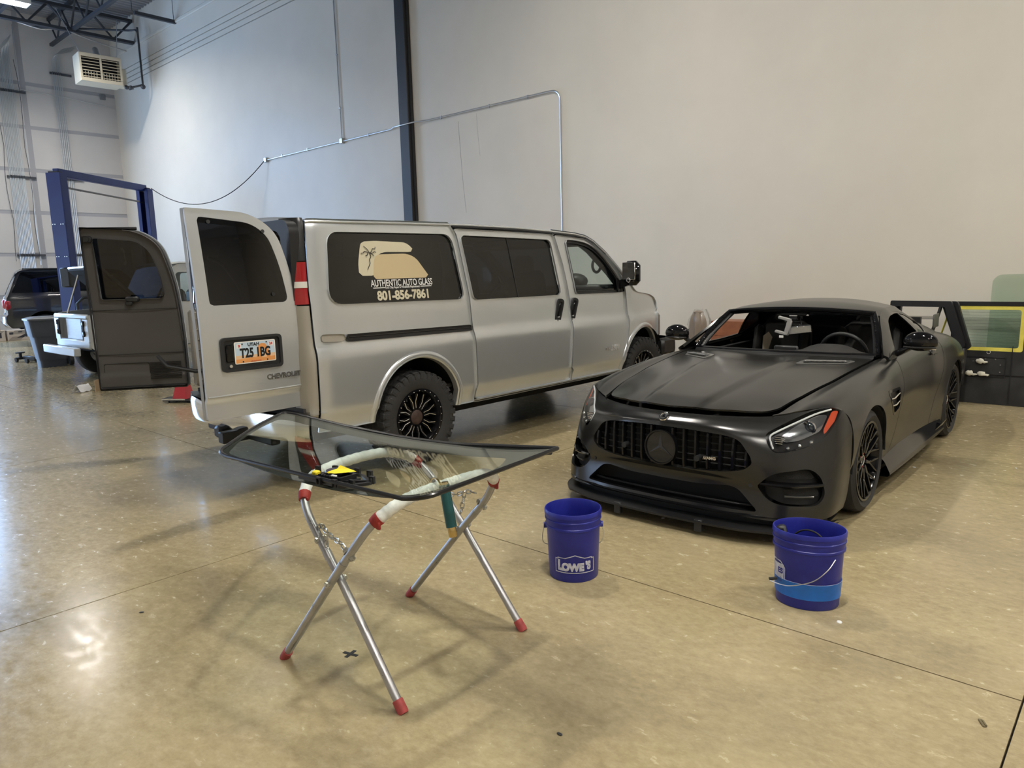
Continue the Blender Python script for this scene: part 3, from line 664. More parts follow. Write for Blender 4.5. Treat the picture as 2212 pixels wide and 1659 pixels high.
# ================================================================= VEHICLE HELPERS
M_TIRE = mat('tyre_rubber', (.028, .028, .029), .75, bump=.25, bscale=60); M_RIMB = mat('gloss_black_rim', (.006, .006, .007), .14, spec=.4)
M_CHROME = mat('chrome', (.85, .86, .88), .08, 1.0); M_SILVER = mat('machined_silver', (.80, .80, .80), .25, .9); M_DISC = mat('brake_disc', (.30, .29, .28), .4, .9)
M_GLBLACK = mat('gloss_black', (.006, .006, .007), .08, spec=.55); M_VOID = mat('dark_interior', (.010, .010, .011), .8)
def tyre(b, Rr, w, rr):
    h = w / 2
    b.lathe([(rr - .01, -h * .8), (rr + .01, -h * .9), (rr + (Rr - rr) * .5, -h), (Rr - .035, -h * .97), (Rr - .008, -h * .84), (Rr, -h * .6), (Rr, h * .6), (Rr - .008, h * .84), (Rr - .035, h * .97), (rr + (Rr - rr) * .5, h), (rr + .012, h * .92), (rr - .008, h * .82)], 56)
def wheel(parent, M, Rr, w, rr, style):
    """axle along +z of M, +z outwards"""
    r = empty('wheel', M=M); r.parent = parent; r.matrix_parent_inverse = Matrix.Identity(4)
    b = MB(); tyre(b, Rr, w, rr); b.build('tyre', M_TIRE, r)
    h = w / 2
    if style == 'van':
        b = MB(); n = 34
        for k in range(n):
            for sg in (-1, 1):
                q = 2 * PI * (k + (.5 if sg > 0 else 0)) / n; m = RZ(q)
                b.box((Rr - .006, 0, sg * h * .76), (.018, .050, h * .42), m, .005); b.box((Rr - .037, .0, sg * h * .972), (.052, .030 if k % 2 else .044, .010), m, .004)
                b.box((Rr - .003, .01 * sg, sg * h * .25), (.016, .046, h * .36), m @ RX(.35 * sg), .005)
        b.build('tread', M_TIRE, r)
        b = MB(); b.lathe([(rr + .004, h * .80), (rr + .004, h * .92), (rr - .018, h * .93), (rr - .028, h * .80), (rr - .045, h * .2), (rr - .05, -h * .8), (rr - .02, -h * .85)], 48); b.lathe([(rr - .03, -h*.3), (.02, -h*.3)], 40); b.build('rim', M_RIMB, r)
        b = MB(); acc = MB()
        for k in range(8):
            q = 2 * PI * k / 8 + .2
            for s in (-1, 1):
                p = lambda rad, a, z: (rad * math.cos(q + a), rad * math.sin(q + a), z)
                a0, a1, a2 = s * .10, s * .17, s * .20; z0, z1, z2 = h * .42, h * .46, h * .55
                b.beam(p(.055, a0, z0), p(.135, a1, z1), .030, .035, (0, 0, 1)); b.beam(p(.135, a1, z1), p(rr - .035, a2 * .9, z2), .022, .035, (0, 0, 1))
                acc.tube([p(.082, s * .17, z0 + .019), p(.140, s * .115, z1 + .020), p(rr - .046, s * .235, z2 + .018)], .0030, 5)
        b.build('spokes', M_RIMB, r); acc.build('spoke_accent', M_SILVER, r)
        b = MB(); b.lathe([(0, h * .66), (.040, h * .66), (.062, h * .56), (.066, h * .3), (0, h * .3)], 24); b.build('hub_cap', mat('rusty_hub', (.055, .032, .026), .6, var=.3, vscale=30), r)
        b = MB()
        for k in range(8): q = 2 * PI * k / 8; b.cyl((.085 * math.cos(q), .085 * math.sin(q), h * .3), (.085 * math.cos(q), .085 * math.sin(q), h * .52), .009, n=6)
        b.build('lug_nut', M_SILVER, r)
        b = MB()
        for k in range(24): q = 2 * PI * k / 24; b.sphere(((rr - .012) * math.cos(q), (rr - .012) * math.sin(q), h * .925), .0055, 8, 5)
        b.build('rivet', M_SILVER, r)
    elif style == 'gt':
        b = MB(); b.lathe([(rr + .004, h * .80), (rr + .004, h * .94), (rr - .010, h * .95), (rr - .018, h * .86), (rr - .03, h * .4), (rr - .035, -h * .8)], 56); b.build('rim', M_RIMB, r)
        b = MB()
        for k in range(10):
            q = 2 * PI * k / 10
            p = lambda rad, a, z: (rad * math.cos(q + a), rad * math.sin(q + a), z)
            b.beam(p(.05, 0, h * .62), p(.125, 0, h * .66), .024, .035, (0, 0, 1), .004)
            for s in (-1, 1): b.beam(p(.118, 0, h * .66), p(rr - .014, s * .19, h * .84), .014, .03, (0, 0, 1), .003)
        b.lathe([(0, h * .66), (.055, h * .64), (.07, h * .5), (.07, h * .2), (0, h * .2)], 28); b.build('spokes', M_RIMB, r)
        b = MB(); b.torus((0, 0, h * .67), .033, .0035, 28, 6); b.build('centre_cap', M_SILVER, r)
        b = MB(); b.lathe([(.07, .0), (.19, .0), (.19, -.03), (.07, -.03)], 40, closed=True); b.build('brake_disc', M_DISC, r)
        b = MB(); b.lathe([(.12, -.05), (.205, -.05), (.205, .035), (.12, .035)], 14, closed=True, a0=-.5, a1=.6); b.build('caliper', mat('caliper_dark', (.03, .03, .032), .4), r)
        b = MB()
        for k in range(5): q = 2 * PI * k / 5 + .3; b.cyl((.045 * math.cos(q), .045 * math.sin(q), h * .5), (.045 * math.cos(q), .045 * math.sin(q), h * .68), .008, n=6)
        b.build('lug_nut', mat('red_bolt', (.35, .01, .015), .4), r)
    else:
        b = MB(); b.lathe([(rr + .004, h * .8), (rr - .01, h * .9), (rr - .03, h * .5), (.09, h * .45), (.07, h * .62), (0, h * .62)], 32); b.build('rim', M_RIMB if style == 'dark' else M_SILVER, r)
    return r
def side_skin(inset, hw, s0, s1, z0, z1, ns=130, nz=46):
    s = np.linspace(s0, s1, ns); z = np.linspace(z0, z1, nz); S_, Z_ = np.meshgrid(s, z, indexing='ij')
    G = np.stack([hw - inset(S_, Z_), S_, Z_], -1); return gridmesh(G)
def top_loft(line, inset, hw, crown, bow, nu=17):
    """loft across the car between its two side outlines; line = rows (s, z)"""
    line = np.asarray(line, float); u = np.linspace(-1, 1, nu); s, z = line[:, 0], line[:, 1]
    w = hw - inset(s, np.clip(z, .36, 9)); x = w[:, None] * u[None]
    cr = crown(s, z)[:, None] * (1 - np.abs(u[None]) ** 2.4); bw = bow(s, z)[:, None] * (1 - u[None] ** 2)
    return np.stack([x, s[:, None] + bw, z[:, None] + cr], -1)

# ================================================================= VAN
M_VAN = mat('silver_metallic', (.60, .625, .64), .28, .65, coat=.8, coat_rough=.05, var=.02, vscale=1.5)
M_VANL = mat('champagne_jamb', (.40, .375, .32), .45, .3)
M_TRIMB = mat('black_trim', (.014, .014, .015), .35)
M_TINT = thinglass('privacy_glass', (.012, .013, .016)); M_CLEAR = thinglass('clear_glass', (.86, .92, .89)); M_DOORGL = thinglass('door_glass', (.70, .76, .74))
M_REDL = mat('red_lamp', (.36, .006, .010), .10, coat=.9); M_CLRL = mat('clear_lamp', (.75, .72, .66), .12, coat=.8)
M_RIBBED = mat('van_lining', (.045, .042, .038), .7, bump=.15, bscale=20); M_DOORT = mat('door_trim_grey', (.095, .090, .088), .65, bump=.12, bscale=200)
M_GOLD = mat('decal_gold', (.62, .50, .30), .5); M_CREAM = mat('decal_cream', (.66, .61, .45), .5); M_WHITE = mat('decal_white', (.82, .82, .80), .5)
vy = R(1.0); vF = Vector((math.sin(vy), math.cos(vy), 0)); vR = Vector((math.cos(vy), -math.sin(vy), 0))
van = empty('cargo_van', Vector((-4.571, 3.9, 0)) - vR, -vy, 'champagne passenger van with gold window decal and open rear doors', 'van')
HW = 1.0
ROOFL = np.array([(-1.02, .60), (-1.02, 1.2), (-1.01, 1.5), (-.985, 1.80), (-.955, 1.96), (-.90, 2.018), (-.85, 2.022), (-.5, 2.024), (0, 2.03), (.7, 2.034), (1.4, 2.025), (1.9, 2.005), (2.26, 1.985), (2.44, 1.96), (2.57, 1.91), (2.76, 1.79), (2.94, 1.645), (3.12, 1.475), (3.25, 1.36), (3.30, 1.335), (3.40, 1.322), (3.65, 1.292), (3.85, 1.245), (3.97, 1.18), (4.03, 1.08), (4.05, .92), (4.05, .74), (4.04, .56), (3.98, .46)])
BOT = [(3.98, .45), (.5, .446), (-1.0, .446)]
outl = np.vstack([ROOFL, BOT])
SV, SF = side_skin(van_inset, HW, -1.04, 4.07, .36, 2.06, 170, 56)
SV, SF = clip(SV, SF, sd(SV[:, 1:], outl))
p2 = lambda V: V[:, 1:]
W_Q = rpoly([(-.745, 1.931), (.505, 1.937), (.562, 1.374), (-.815, 1.394)], [.10, .10, .07, .12]); W_S = rpoly([(.615, 1.929), (1.84, 1.905), (1.90, 1.356), (.672, 1.362)], .05)
W_F = rpoly([(2.085, 1.91), (2.30, 1.90), (2.46, 1.872), (2.60, 1.81), (2.73, 1.715), (2.90, 1.545), (2.985, 1.43), (2.99, 1.34), (2.15, 1.352)], [.05, .1, .1, .1, .1, .05, .02, .02, .03])
G1 = [(.50, 2.06), (.534, 1.99), (.567, 1.93), (.619, 1.364), (.625, 1.175), (.632, 1.067), (.650, .60), (.640, .58), (.648, .465)]
G2 = [(1.90, 2.0), (1.908, 1.965), (1.982, 1.662), (2.027, 1.309), (2.039, 1.008), (2.010, .60), (2.045, .575), (2.055, .465)]
G3 = [(2.44, 1.925), (2.56, 1.872), (2.75, 1.745), (2.93, 1.59), (3.03, 1.45), (3.05, 1.30), (3.06, 1.0), (3.04, .80)]
SL_B = .465
def band(a, b): return np.array(list(a) + list(b)[::-1])
inner = lambda f, g: f - g
GAP = .005
def cutarea(V, F, poly, g=0., neg=False):
    f = sd(p2(V), np.asarray(poly)); return clip(V, F, (-f - g) if neg else (f - g))
arch_r = lambda V: .452 - np.hypot(V[:, 1] - 0.0, (V[:, 2] - .475)); arch_f = lambda V: .452 - np.hypot(V[:, 1] - 3.44, (V[:, 2] - .475))
AR, AF = .452, .452
def panel(V, F, poly, holes=(), arches=(), gap=GAP):
    V, F = cutarea(V, F, poly, gap)
    for h in holes: V, F = cutarea(V, F, h, .0, True)
    for c in arches: V, F = clip(V, F, np.hypot(V[:, 1] - c, V[:, 2] - .475) - AR)
    return V, F
P_Q = np.array([(-1.2, .3), (-1.2, 2.2), (.45, 2.2)] + G1 + [(.65, .3)])
P_S = band([(.50, 2.06)] + G1[1:], [(1.88, 2.06)] + G2[1:]); P_S = np.array(list(G1[1:]) + list(G2[1:])[::-1])
P_D = np.array(G2[1:] + [(3.0, .465)] + [(3.02, .62)] + G3[::-1])
P_Q0 = np.array([(-.955, .3), (-.955, 1.5), (-.925, 1.85), (-.885, 2.2), (.45, 2.2)] + G1 + [(.65, .3)])
cutS = sd(p2(SV), P_S); cutD = sd(p2(SV), P_D)
# rear quarter, slider, front door, front wing
def side(mirror):
    q = panel(SV, SF, P_Q0, [W_Q], [0.0]); V, F = q
    V, F = cutarea(V, F, P_S, GAP * .5, True)
    skin('quarter_panel', V, F, M_VAN, van, .02, mirror=mirror)
    if mirror is None:
        V, F = panel(SV, SF, P_S, [W_S]); dr = skin('sliding_door', V, F, M_VAN, van, .02)
    else:
        V, F = panel(SV, SF, P_S, []); dr = skin('side_panel', V, F, M_VAN, van, .02, mirror=0)
    V, F = panel(SV, SF, P_D, [W_F], [3.44]); fd = skin('front_door', V, F, M_VAN, van, .02, mirror=mirror)
    V, F = clip(SV, SF, SV[:, 1] - 1.88); V, F = cutarea(V, F, P_D, GAP, True); V, F = cutarea(V, F, P_S, GAP, True); V, F = clip(V, F, np.hypot(V[:, 1] - 3.44, V[:, 2] - .475) - AR)
    V, F = cutarea(V, F, rpoly([(3.93, .72), (3.93, 1.08), (4.2, 1.12), (4.2, .72)], .03), .0, True); fw = skin('front_wing', V, F, M_VAN, van, .02, mirror=mirror)
    V, F = clip(SV, SF, .465 - SV[:, 2]); V, F = clip(V, F, V[:, 1] - .65); V, F = clip(V, F, 3.0 - V[:, 1])
    skin('sill', V, F, M_VANL, van, .03, mirror=mirror)
    return dr, fd
def win(name, poly, m, parent, mirror, off=.006, grow=0., th=.004):
    V, F = clip(SV, SF, sd(p2(SV), poly) + grow); V = V.copy(); V[:, 0] -= off
    if mirror is not None: V[:, 0] *= -1; F = [q[::-1] for q in F]
    return skin(name, V, F, m, parent, 0)
def seal(name, poly, parent, mirror, wdt=.018, off=.003):
    d = sd(p2(SV), poly); V, F = clip(SV, SF, d + .004); V, F = clip(V, F, wdt - sd(p2(V), poly)); V = V.copy(); V[:, 0] -= off
    if mirror is not None: V[:, 0] *= -1; F = [q[::-1] for q in F]
    return skin(name, V, F, M_TRIMB, parent, .006)
for mir in (None, 0):
    dr, fd = side(mir)
    qw = win('quarter_window', W_Q, M_TINT, van, mir); 
    if mir is None:
        QW = qw
        V, F = clip(SV, SF, sd(p2(SV), W_S)); d = (V[:, 1] - 1.227) - (1.918 - V[:, 2]) * (.051 / .563)
        for k, sg in ((0, -1), (1, 1)):
            V2, F2 = clip(V, F, sg * d - .004); V2 = V2.copy(); V2[:, 0] -= .007; skin('slider_window', V2, F2, M_TINT, dr, 0)
        b = MB(); b.tube([(HW - float(van_inset(1.227, 1.918)) - .004, 1.227, 1.918), (HW - float(van_inset(1.25, 1.64)) - .004, 1.252, 1.64), (HW - float(van_inset(1.278, 1.356)) - .004, 1.278, 1.356)], .006, 6); b.build('window_divider', M_TRIMB, dr)
    seal('window_seal', W_F, fd, mir, .03)
    win('door_window', W_F, M_DOORGL, fd, mir, .012)
    # mirror sail and wing mirror
    sgn = 1 if mir is None else -1
    xs = lambda s, z: (HW - float(van_inset(s, z)))
    b = MB(); ply = rpoly([(2.90, 1.52), (2.985, 1.43), (3.04, 1.345), (2.90, 1.345)], .01); V, F = clip(SV, SF, sd(p2(SV), ply)); V = V.copy(); V[:, 0] += .004; 
    if sgn < 0: V[:, 0] *= -1
    skin('mirror_sail', V, F, M_TRIMB, fd, .01)
    xm = xs(2.98, 1.42)
    b = MB(); b.box((sgn * (xm + .15), 2.99, 1.55), (.20, .13, .27), bev=.05); b.beam((sgn * (xm - .01), 2.97, 1.42), (sgn * (xm + .10), 2.98, 1.46), .05, .09); b.build('wing_mirror', M_GLBLACK, fd)
    b = MB(); b.box((sgn * (xm + .15), 2.923, 1.575), (.165, .012, .19), bev=.004); b.build('mirror_glass', M_CHROME, fd)
    b = MB(); b.torus((sgn * (xm + .15), 2.917, 1.475), .022, .005, ax=(0, 1, 0)); b.build('blind_spot_mirror', M_SILVER, fd)
    # wheel arch flares
    for c, par in ((0.0, van), (3.44, van)):
        b = MB(); n = 40; rows = []
        for i in range(n + 1):
            q = -.08 + (PI + .16) * i / n; row = []
            for dr_, dx in ((-.018, -.05), (-.012, .002), (.004, .016), (.022, .018), (.040, .010), (.048, -.004)):
                rr = AR + dr_; s, z = c + rr * math.cos(q), .475 + rr * math.sin(q); row.append((sgn * (HW - float(van_inset(s, max(z, .40))) + dx), s, z))
            rows.append(row)
        b.grid(rows, flip=sgn < 0); b.build('wheel_arch_flare', M_VAN, par)
    # sliding door track
    if mir is None:
        pl = rpoly([(-.70, 1.165), (-.70, 1.115), (-.66, 1.108), (.632, 1.092), (.628, 1.146)], .02); V, F = clip(SV, SF, sd(p2(SV), pl)); V = V.copy(); V[:, 0] += .006; skin('door_track', V, F, M_TRIMB, van, .012)
        b = MB(); b.tube([(xs(-.66, 1.14) + .004, -.66, 1.142), (xs(.62, 1.12) + .004, .62, 1.122)], .007, 6); b.build('track_rail', M_GLBLACK, van)
        pl = rpoly([(-.90, 1.18), (-.90, 1.12), (-.70, 1.115), (-.70, 1.168)], .02); V, F = clip(SV, SF, sd(p2(SV), pl)); V = V.copy(); V[:, 0] += .004; skin('track_end_trim', V, F, M_VANL, van, .01)
    # handles
    for s0, par in ((1.865, dr), (2.10, fd)):
        if mir == 0 and s0 < 2: continue
        b = MB(); x = xs(s0, 1.2)
        m = frame((sgn * (x + .001), s0, 1.19), (0, 1, -.28), (sgn * .06, .28, 1), (sgn, 0, 0))
        b.ring(rpoly([(-.045, -.125), (.045, -.125), (.045, .125), (-.045, .125)], .04), rpoly([(-.026, -.06), (.026, -.06), (.026, .10), (-.026, .10)], .02), -.01, .012, m); b.build('door_handle', M_BLACKPL, par)
        b = MB(); b.box((0, .02, .004), (.05, .16, .004), m); b.build('handle_cup', M_VOID, par)
        b = MB(); b.box((-.014, .02, .012), (.022, .15, .012), m, .004); b.build('handle_lever', M_GLBLACK, par)
        b = MB(); b.cyl(m @ Vector((0, -.092, .01)), m @ Vector((0, -.092, .016)), .010, n=12); b.build('lock', M_SILVER, par)
# roof, windscreen, bonnet, nose
crown = lambda s, z: np.where(z > 1.9, .055, .03) * np.clip((z - .8) / .5, 0, 1)
bow = lambda s, z: .16 * np.clip((s - 2.4) / .9, 0, 1) * np.clip((z - .4) / .3, .3, 1) - .03 * (s < -.9)
def seg(i0, i1, n): return crom(ROOFL[i0:i1 + 1], n)
roof = MB(); roof.grid(top_loft(seg(4, 13, 46), van_inset, HW, crown, bow)); roof.build('roof', M_VAN, van)
ws = top_loft(seg(13, 19, 22), van_inset, HW, crown, bow); V, F = gridmesh(ws)
skin('windscreen_frame', *clip(V, F, .055 - np.minimum(np.minimum(V[:, 2] - 1.36, 1.98 - V[:, 2]), HW - np.abs(V[:, 0]) - van_inset(V[:, 1] , V[:, 2]) )), M_VAN, van, .01)
V2, F2 = clip(V, F, np.minimum(np.minimum(V[:, 2] - 1.36, 1.98 - V[:, 2]), HW - np.abs(V[:, 0]) - van_inset(V[:, 1], V[:, 2])) - .055); skin('windscreen', V2, F2, M_CLEAR, van, 0)
b = MB(); b.grid(top_loft(seg(19, 24, 20), van_inset, HW, crown, bow)); b.build('bonnet', M_VAN, van)
b = MB(); b.grid(top_loft(seg(24, 28, 12), van_inset, HW, crown, bow)); b.build('grille_panel', M_TRIMB, van)
for sgn in (-1, 1):
    b = MB(); b.box((sgn * .745, 3.985, .90), (.14, .20, .34), bev=.05); b.build('headlamp', mat('headlamp_grey', (.20, .20, .19), .15, coat=.8), van)
# gutter rail
b = MB()
for sgn in (-1, 1):
    L = [(s, z - .012) for s, z in ROOFL[5:18]]; b.tube([(sgn * (HW - float(van_inset(s, z)) + .006), s, z) for s, z in L], [.012] * 5 + [.012] * (len(L) - 5), 7)
b.build('roof_gutter', M_VAN, van)
b = MB(); L = [(s, z - .030) for s, z in [(.55, 2.034), (.9, 2.034), (1.4, 2.025), (1.9, 2.005), (2.26, 1.985), (2.44, 1.96), (2.57, 1.91), (2.76, 1.79)]]; b.tube([(HW - float(van_inset(s, z)) + .004, s, z) for s, z in L], .011, 6); b.build('drip_seal', M_TRIMB, van)
b = MB(); b.tube([(HW - .36, 3.42, 1.315), (HW - .36, 3.42, 1.345)], .012, 8); b.box((HW - .36, 3.41, 1.352), (.05, .03, .014), bev=.005); b.build('washer_jet', M_BLACKPL, van)
# bumpers
b = MB(); b.grid([[(x, 4.06 + .13 * (1 - (abs(x) / .98) ** 3) + dy, z) for x in np.linspace(-.98, .98, 25)] for dy, z in ((-.02, .76), (.06, .745), (.07, .60), (.05, .54), (-.02, .52))]); b.box((.94, 3.98, .645), (.10, .30, .20), bev=.03); b.box((-.94, 3.98, .645), (.10, .30, .20), bev=.03); b.build('front_bumper', M_TRIMB, van)
# underbody and wheel wells
b = MB(); b.box((0, 1.5, .46), (1.72, 4.7, .10)); b.box((.55, 1.5, .36), (.10, 4.6, .12)); b.box((-.55, 1.5, .36), (.10, 4.6, .12)); b.tube([(-.86, 0, .40), (.86, 0, .40)], .06, 10); b.tube([(-.86, 3.44, .40), (.86, 3.44, .40)], .05, 10); b.sphere((0, 0, .40), .15)
b.build('chassis', M_VOID, van)
b = MB()
for sgn in (-1, 1):
    for c in (0., 3.44):
        n = 24; b.grid([[(sgn * x, c + .46 * math.cos(PI * i / n), .475 + .46 * math.sin(PI * i / n)) for x in (.42, .98 - .03)] for i in range(n + 1)])
        b.grid([[(sgn * .42, c + r_ * math.cos(PI * i / n), .44 + r_ * math.sin(PI * i / n)) for r_ in (.0, .46)] for i in range(n + 1)])
b.build('wheel_well', M_VOID, van)
for c in (0., 3.44):
    for sgn in (-1, 1):
        m = T(sgn * (.985 - .14), c, .402) @ (RY(R(90)) if sgn > 0 else RY(R(-90))); wheel(van, m, .392, .28, .245, 'van')
# interior: lining, front seats, steering wheel, dash, bulkhead rack
b = MB(); b.box((0, .6, .62), (1.80, 3.3, .03)); b.box((-.86, .2, 1.2), (.03, 2.4, 1.2)); b.box((0, .80, 1.965), (1.55, 2.9, .02)); b.build('floor_lining', M_RIBBED, van)
b = MB()
for sgn in (-1, 1):
    b.box((sgn * .50, 2.15, 1.02), (.52, .5, .14), bev=.05); b.box((0, 0, 0), (.50, .14, .62), M=T(sgn * .50, 1.93, 1.30) @ RX(R(10)), bev=.05); b.box((sgn * .50, 1.87, 1.66), (.27, .11, .20), bev=.05)
b.build('front_seat', M_BLACKPL, van)
b = MB(); b.box((0, 2.86, 1.24), (1.74, .42, .26), bev=.06); b.build('dashboard', M_BLACKPL, van)
for sgn in (-1, 1):
    b2_ = MB(); b2_.box((sgn * .885, 2.52, .98), (.05, .92, .70), bev=.02); b2_.box((sgn * .86, 2.5, 1.05), (.06, .5, .08), bev=.02); b2_.build('door_trim', M_BLACKPL, van)
b = MB()
for sgn in (-1, 1): b.tube([(sgn * .80, 2.45, 1.90), (sgn * .80, 2.62, 1.82), (sgn * .82, 2.95, 1.58), (sgn * .84, 3.2, 1.36)], .055, 8)
b.tube([(-.8, 2.46, 1.91), (.8, 2.46, 1.91)], .06, 8); b.build('pillar_strip', M_BLACKPL, van)
b = MB(); b.torus((.755, 2.80, 1.645), .075, .016, 20, 7, ax=(1, 0, 0)); b.build('grab_handle', M_BLACKPL, van)
b = MB(); b.box((.42, 2.98, 1.40), (.9, .30, .06), bev=.02); b.sphere((.33, 2.95, 1.47), .12, 14, 8, (1.4, 1, .8)); b.build('dash_top', M_BLACKPL, van)
b = MB(); b.torus((-.45, 2.52, 1.33), .19, .016, 28, 8, ax=(0, -.8, .6)); b.beam((-.45, 2.52, 1.33), (-.45, 2.80, 1.20), .05, .05); b.build('steering_wheel', M_BLACKPL, van)
b = MB(); b.box((0, -.1, 1.0), (1.0, .9, .5), bev=.03); b.box((.3, .3, 1.5), (.5, .06, .6)); b.build('cargo_rack', M_VOID, van)

# ---- decal on the quarter window
def on_side(s, z, off=.0025):
    """frame lying on the van side: x forward along the van (mirrored so text reads), y up, z outwards"""
    x = HW - float(van_inset(s, z)); e = 1e-3
    up = Vector((float(van_inset(s, z) - van_inset(s, z + e)), 0, e)).normalized(); fw = Vector((0, 1, 0)); n = fw.cross(up).normalized()
    return frame(Vector((x, s, z)) + n * off, fw, up, n)
def decal(name, poly, m, off=.003):
    V, F = clip(SV, SF, sd(p2(SV), np.asarray(poly))); V = V.copy(); V[:, 0] += off - .006; return skin(name, V, F, m, QW, 0)
SPL = np.array(rpoly([(-.44, 1.865), (-.30, 1.872), (.02, 1.863), (.095, 1.785), (-.22, 1.785), (-.30, 1.765), (-.345, 1.60), (-.50, 1.60), (-.49, 1.70)], [.04, .02, .06, .02, .02, .04, .02, .04, .0]))
crack = [(-.40, 1.83), (-.375, 1.80), (-.365, 1.77), (-.385, 1.735), (-.375, 1.70), (-.41, 1.645)]
decal('decal_rear_screen', SPL, M_CREAM)
decal('decal_front_screen', rpoly([(-.33, 1.765), (.0, 1.772), (.09, 1.74), (.215, 1.572), (-.37, 1.572)], [.06, .08, .08, .02, .02]), M_GOLD, .0034)
b = MB(); mS = on_side(-.372, 1.775, .0015)
for L in ([(-.05, .055), (-.02, .03), (0, 0), (.005, -.03), (-.015, -.05), (-.01, -.08), (-.045, -.13)], [(-.085, -.002), (-.06, .002), (-.05, .014), (-.02, .006), (0, 0)], [(0, 0), (.02, .015), (.03, .035), (.055, .032), (.06, .05)], [(0, 0), (.03, .002), (.045, .012), (.06, .005)], [(0, 0), (.025, -.008), (.035, -.024)], [(-.02, 0), (-.03, -.02), (-.045, -.022)]):
    for a, c in zip(L, L[1:]): b.beam(mS @ Vector((a[0], a[1], .003)), mS @ Vector((c[0], c[1], .003)), .005, .001, mS.to_3x3() @ Vector((0, 0, 1)))
b.build('decal_crack', M_TRIMB, QW, smooth=False)
text('decal_company_name', 'AUTHENTIC AUTO GLASS', .075, M_WHITE, QW, on_side(-.085, 1.537, -.0025), .0006, .0010, sx=.72)
text('decal_tagline', 'Rock Chip Repair & Windshield Replacement', .026, M_WHITE, QW, on_side(-.09, 1.503, -.0025), .0005, .0003, sx=.74)
text('decal_phone_number', '801-856-7861', .100, M_CREAM, QW, on_side(-.085, 1.437, -.0025), .0006, .0040, sx=.96)
b = MB()
for s0, s1 in ((-.385, -.27), (.095, .215)): q = on_side((s0 + s1) / 2, 1.503, -.002); b.box((0, 0, 0), (s1 - s0, .006, .001), q)
b.build('decal_rule', M_WHITE, QW, smooth=False)
text('model_badge', '3500', .085, M_CHROME, van, on_side(2.80, .735, .002), .004, .002, sx=.9, shear=.2)
b = MB(); q = on_side(2.665, .735, .002); b.box((0, 0, .003), (.09, .026, .005), q, .003); b.box((0, 0, .003), (.03, .05, .005), q, .003); b.build('bowtie_badge', M_CHROME, van)

# ---- rear end
M_DP = mat('black_pillar', (.020, .020, .021), .30)
V, F = side_skin(van_inset, HW, -1.06, -.85, .44, 2.06, 30, 56); rl = ROOFL
lim = np.array([(-1.2, .3), (-1.2, 1.2), (-1.03, 1.5), (-1.005, 1.80), (-.985, 1.93), (-.955, 2.0), (-.9, 2.03), (-.5, 2.03), (-.5, .3)])
def edge_s(z): return np.interp(z, [.3, 1.5, 1.85, 2.2], [-.955, -.955, -.925, -.885])
for mir in (None, 0):
    sg = 1 if mir is None else -1
    n = 14
    def corner(z0, z1, name, m, off=.0, n_z=16, rin=.82):
        rows = []
        for i in range(n_z):
            z = z0 + (z1 - z0) * i / (n_z - 1); es = float(edge_s(z)) - .004; x1 = HW - float(van_inset(es, z)); row = []
            for k in range(n):
                t = k / (n - 1); a = t * PI / 2; rx = x1 - (rin - float(van_inset(es, z)) * .9); row.append((sg * (x1 - rx * (1 - math.cos(a)) + off * math.cos(a)), es - (.09 + .0) * math.sin(a) - off * math.sin(a), z))
            rows.append(row)
        b = MB(); b.grid(rows, flip=sg < 0); return b.build(name, m, van)
    corner(.50, 1.395, 'rear_corner', M_VANL); corner(1.405, 1.712, 'tail_lamp', M_REDL, .006); corner(1.72, 2.035, 'rear_pillar', M_DP, .004)
    corner(1.525, 1.57, 'reverse_lamp', M_CLRL, .010)
    rows = [[(sg * (HW - float(van_inset(-.9, z)) - .005 + q), -.95 + dy, z) for q, dy in ((.0, .02), (.014, .0), (.012, -.02))] for z in np.linspace(1.40, 1.72, 6)]
# opening surround
b = MB(); ro = lambda w, z0, z1, r: rpoly([(-w, z0), (w, z0), (w, z1), (-w, z1)], r)
m = frame((0, -1.02, 0), (1, 0, 0), (0, 0, 1), (0, -1, 0))
b.ring(ro(.86, .56, 2.02, [.02, .02, .12, .12]), ro(.74, .66, 1.95, [.02, .02, .12, .12]), -.06, .02, m); b.build('rear_opening', M_TRIMB, van)
b = MB(); b.box((0, -.99, .54), (1.66, .16, .10), bev=.02); b.build('rear_sill', M_VANL, van)
# bumper with step pad, tow hitch
b = MB(); xs_ = np.linspace(-1.0, 1.0, 31); b.grid([[(x, -1.05 - .17 * (1 - abs(x / 1.02) ** 4) + dy, z) for x in xs_] for dy, z in ((.16, .60), (.0, .59), (-.012, .56), (-.012, .44), (.0, .40), (.10, .38))]); b.build('rear_bumper', M_CHROME, van)
b = MB(); b.grid([[(x, -1.05 - .17 * (1 - abs(x / 1.02) ** 4) * t + .16 * (1 - t), .606) for x in np.linspace(-.93, .93, 25)] for t in (0, .5, 1)]); b.build('step_pad', M_TRIMB, van)
b = MB(); b.box((0, -1.17, .485), (.36, .02, .12), bev=.006); b.build('bumper_recess', M_TRIMB, van)
b = MB(); b.box((.12, -1.22, .36), (.09, .24, .09), bev=.008); b.box((0, -1.10, .36), (1.1, .08, .08), bev=.01); b.box((-.10, -1.2, .365), (.12, .14, .10), bev=.02); b.build('tow_hitch', M_BLACKPL, van)
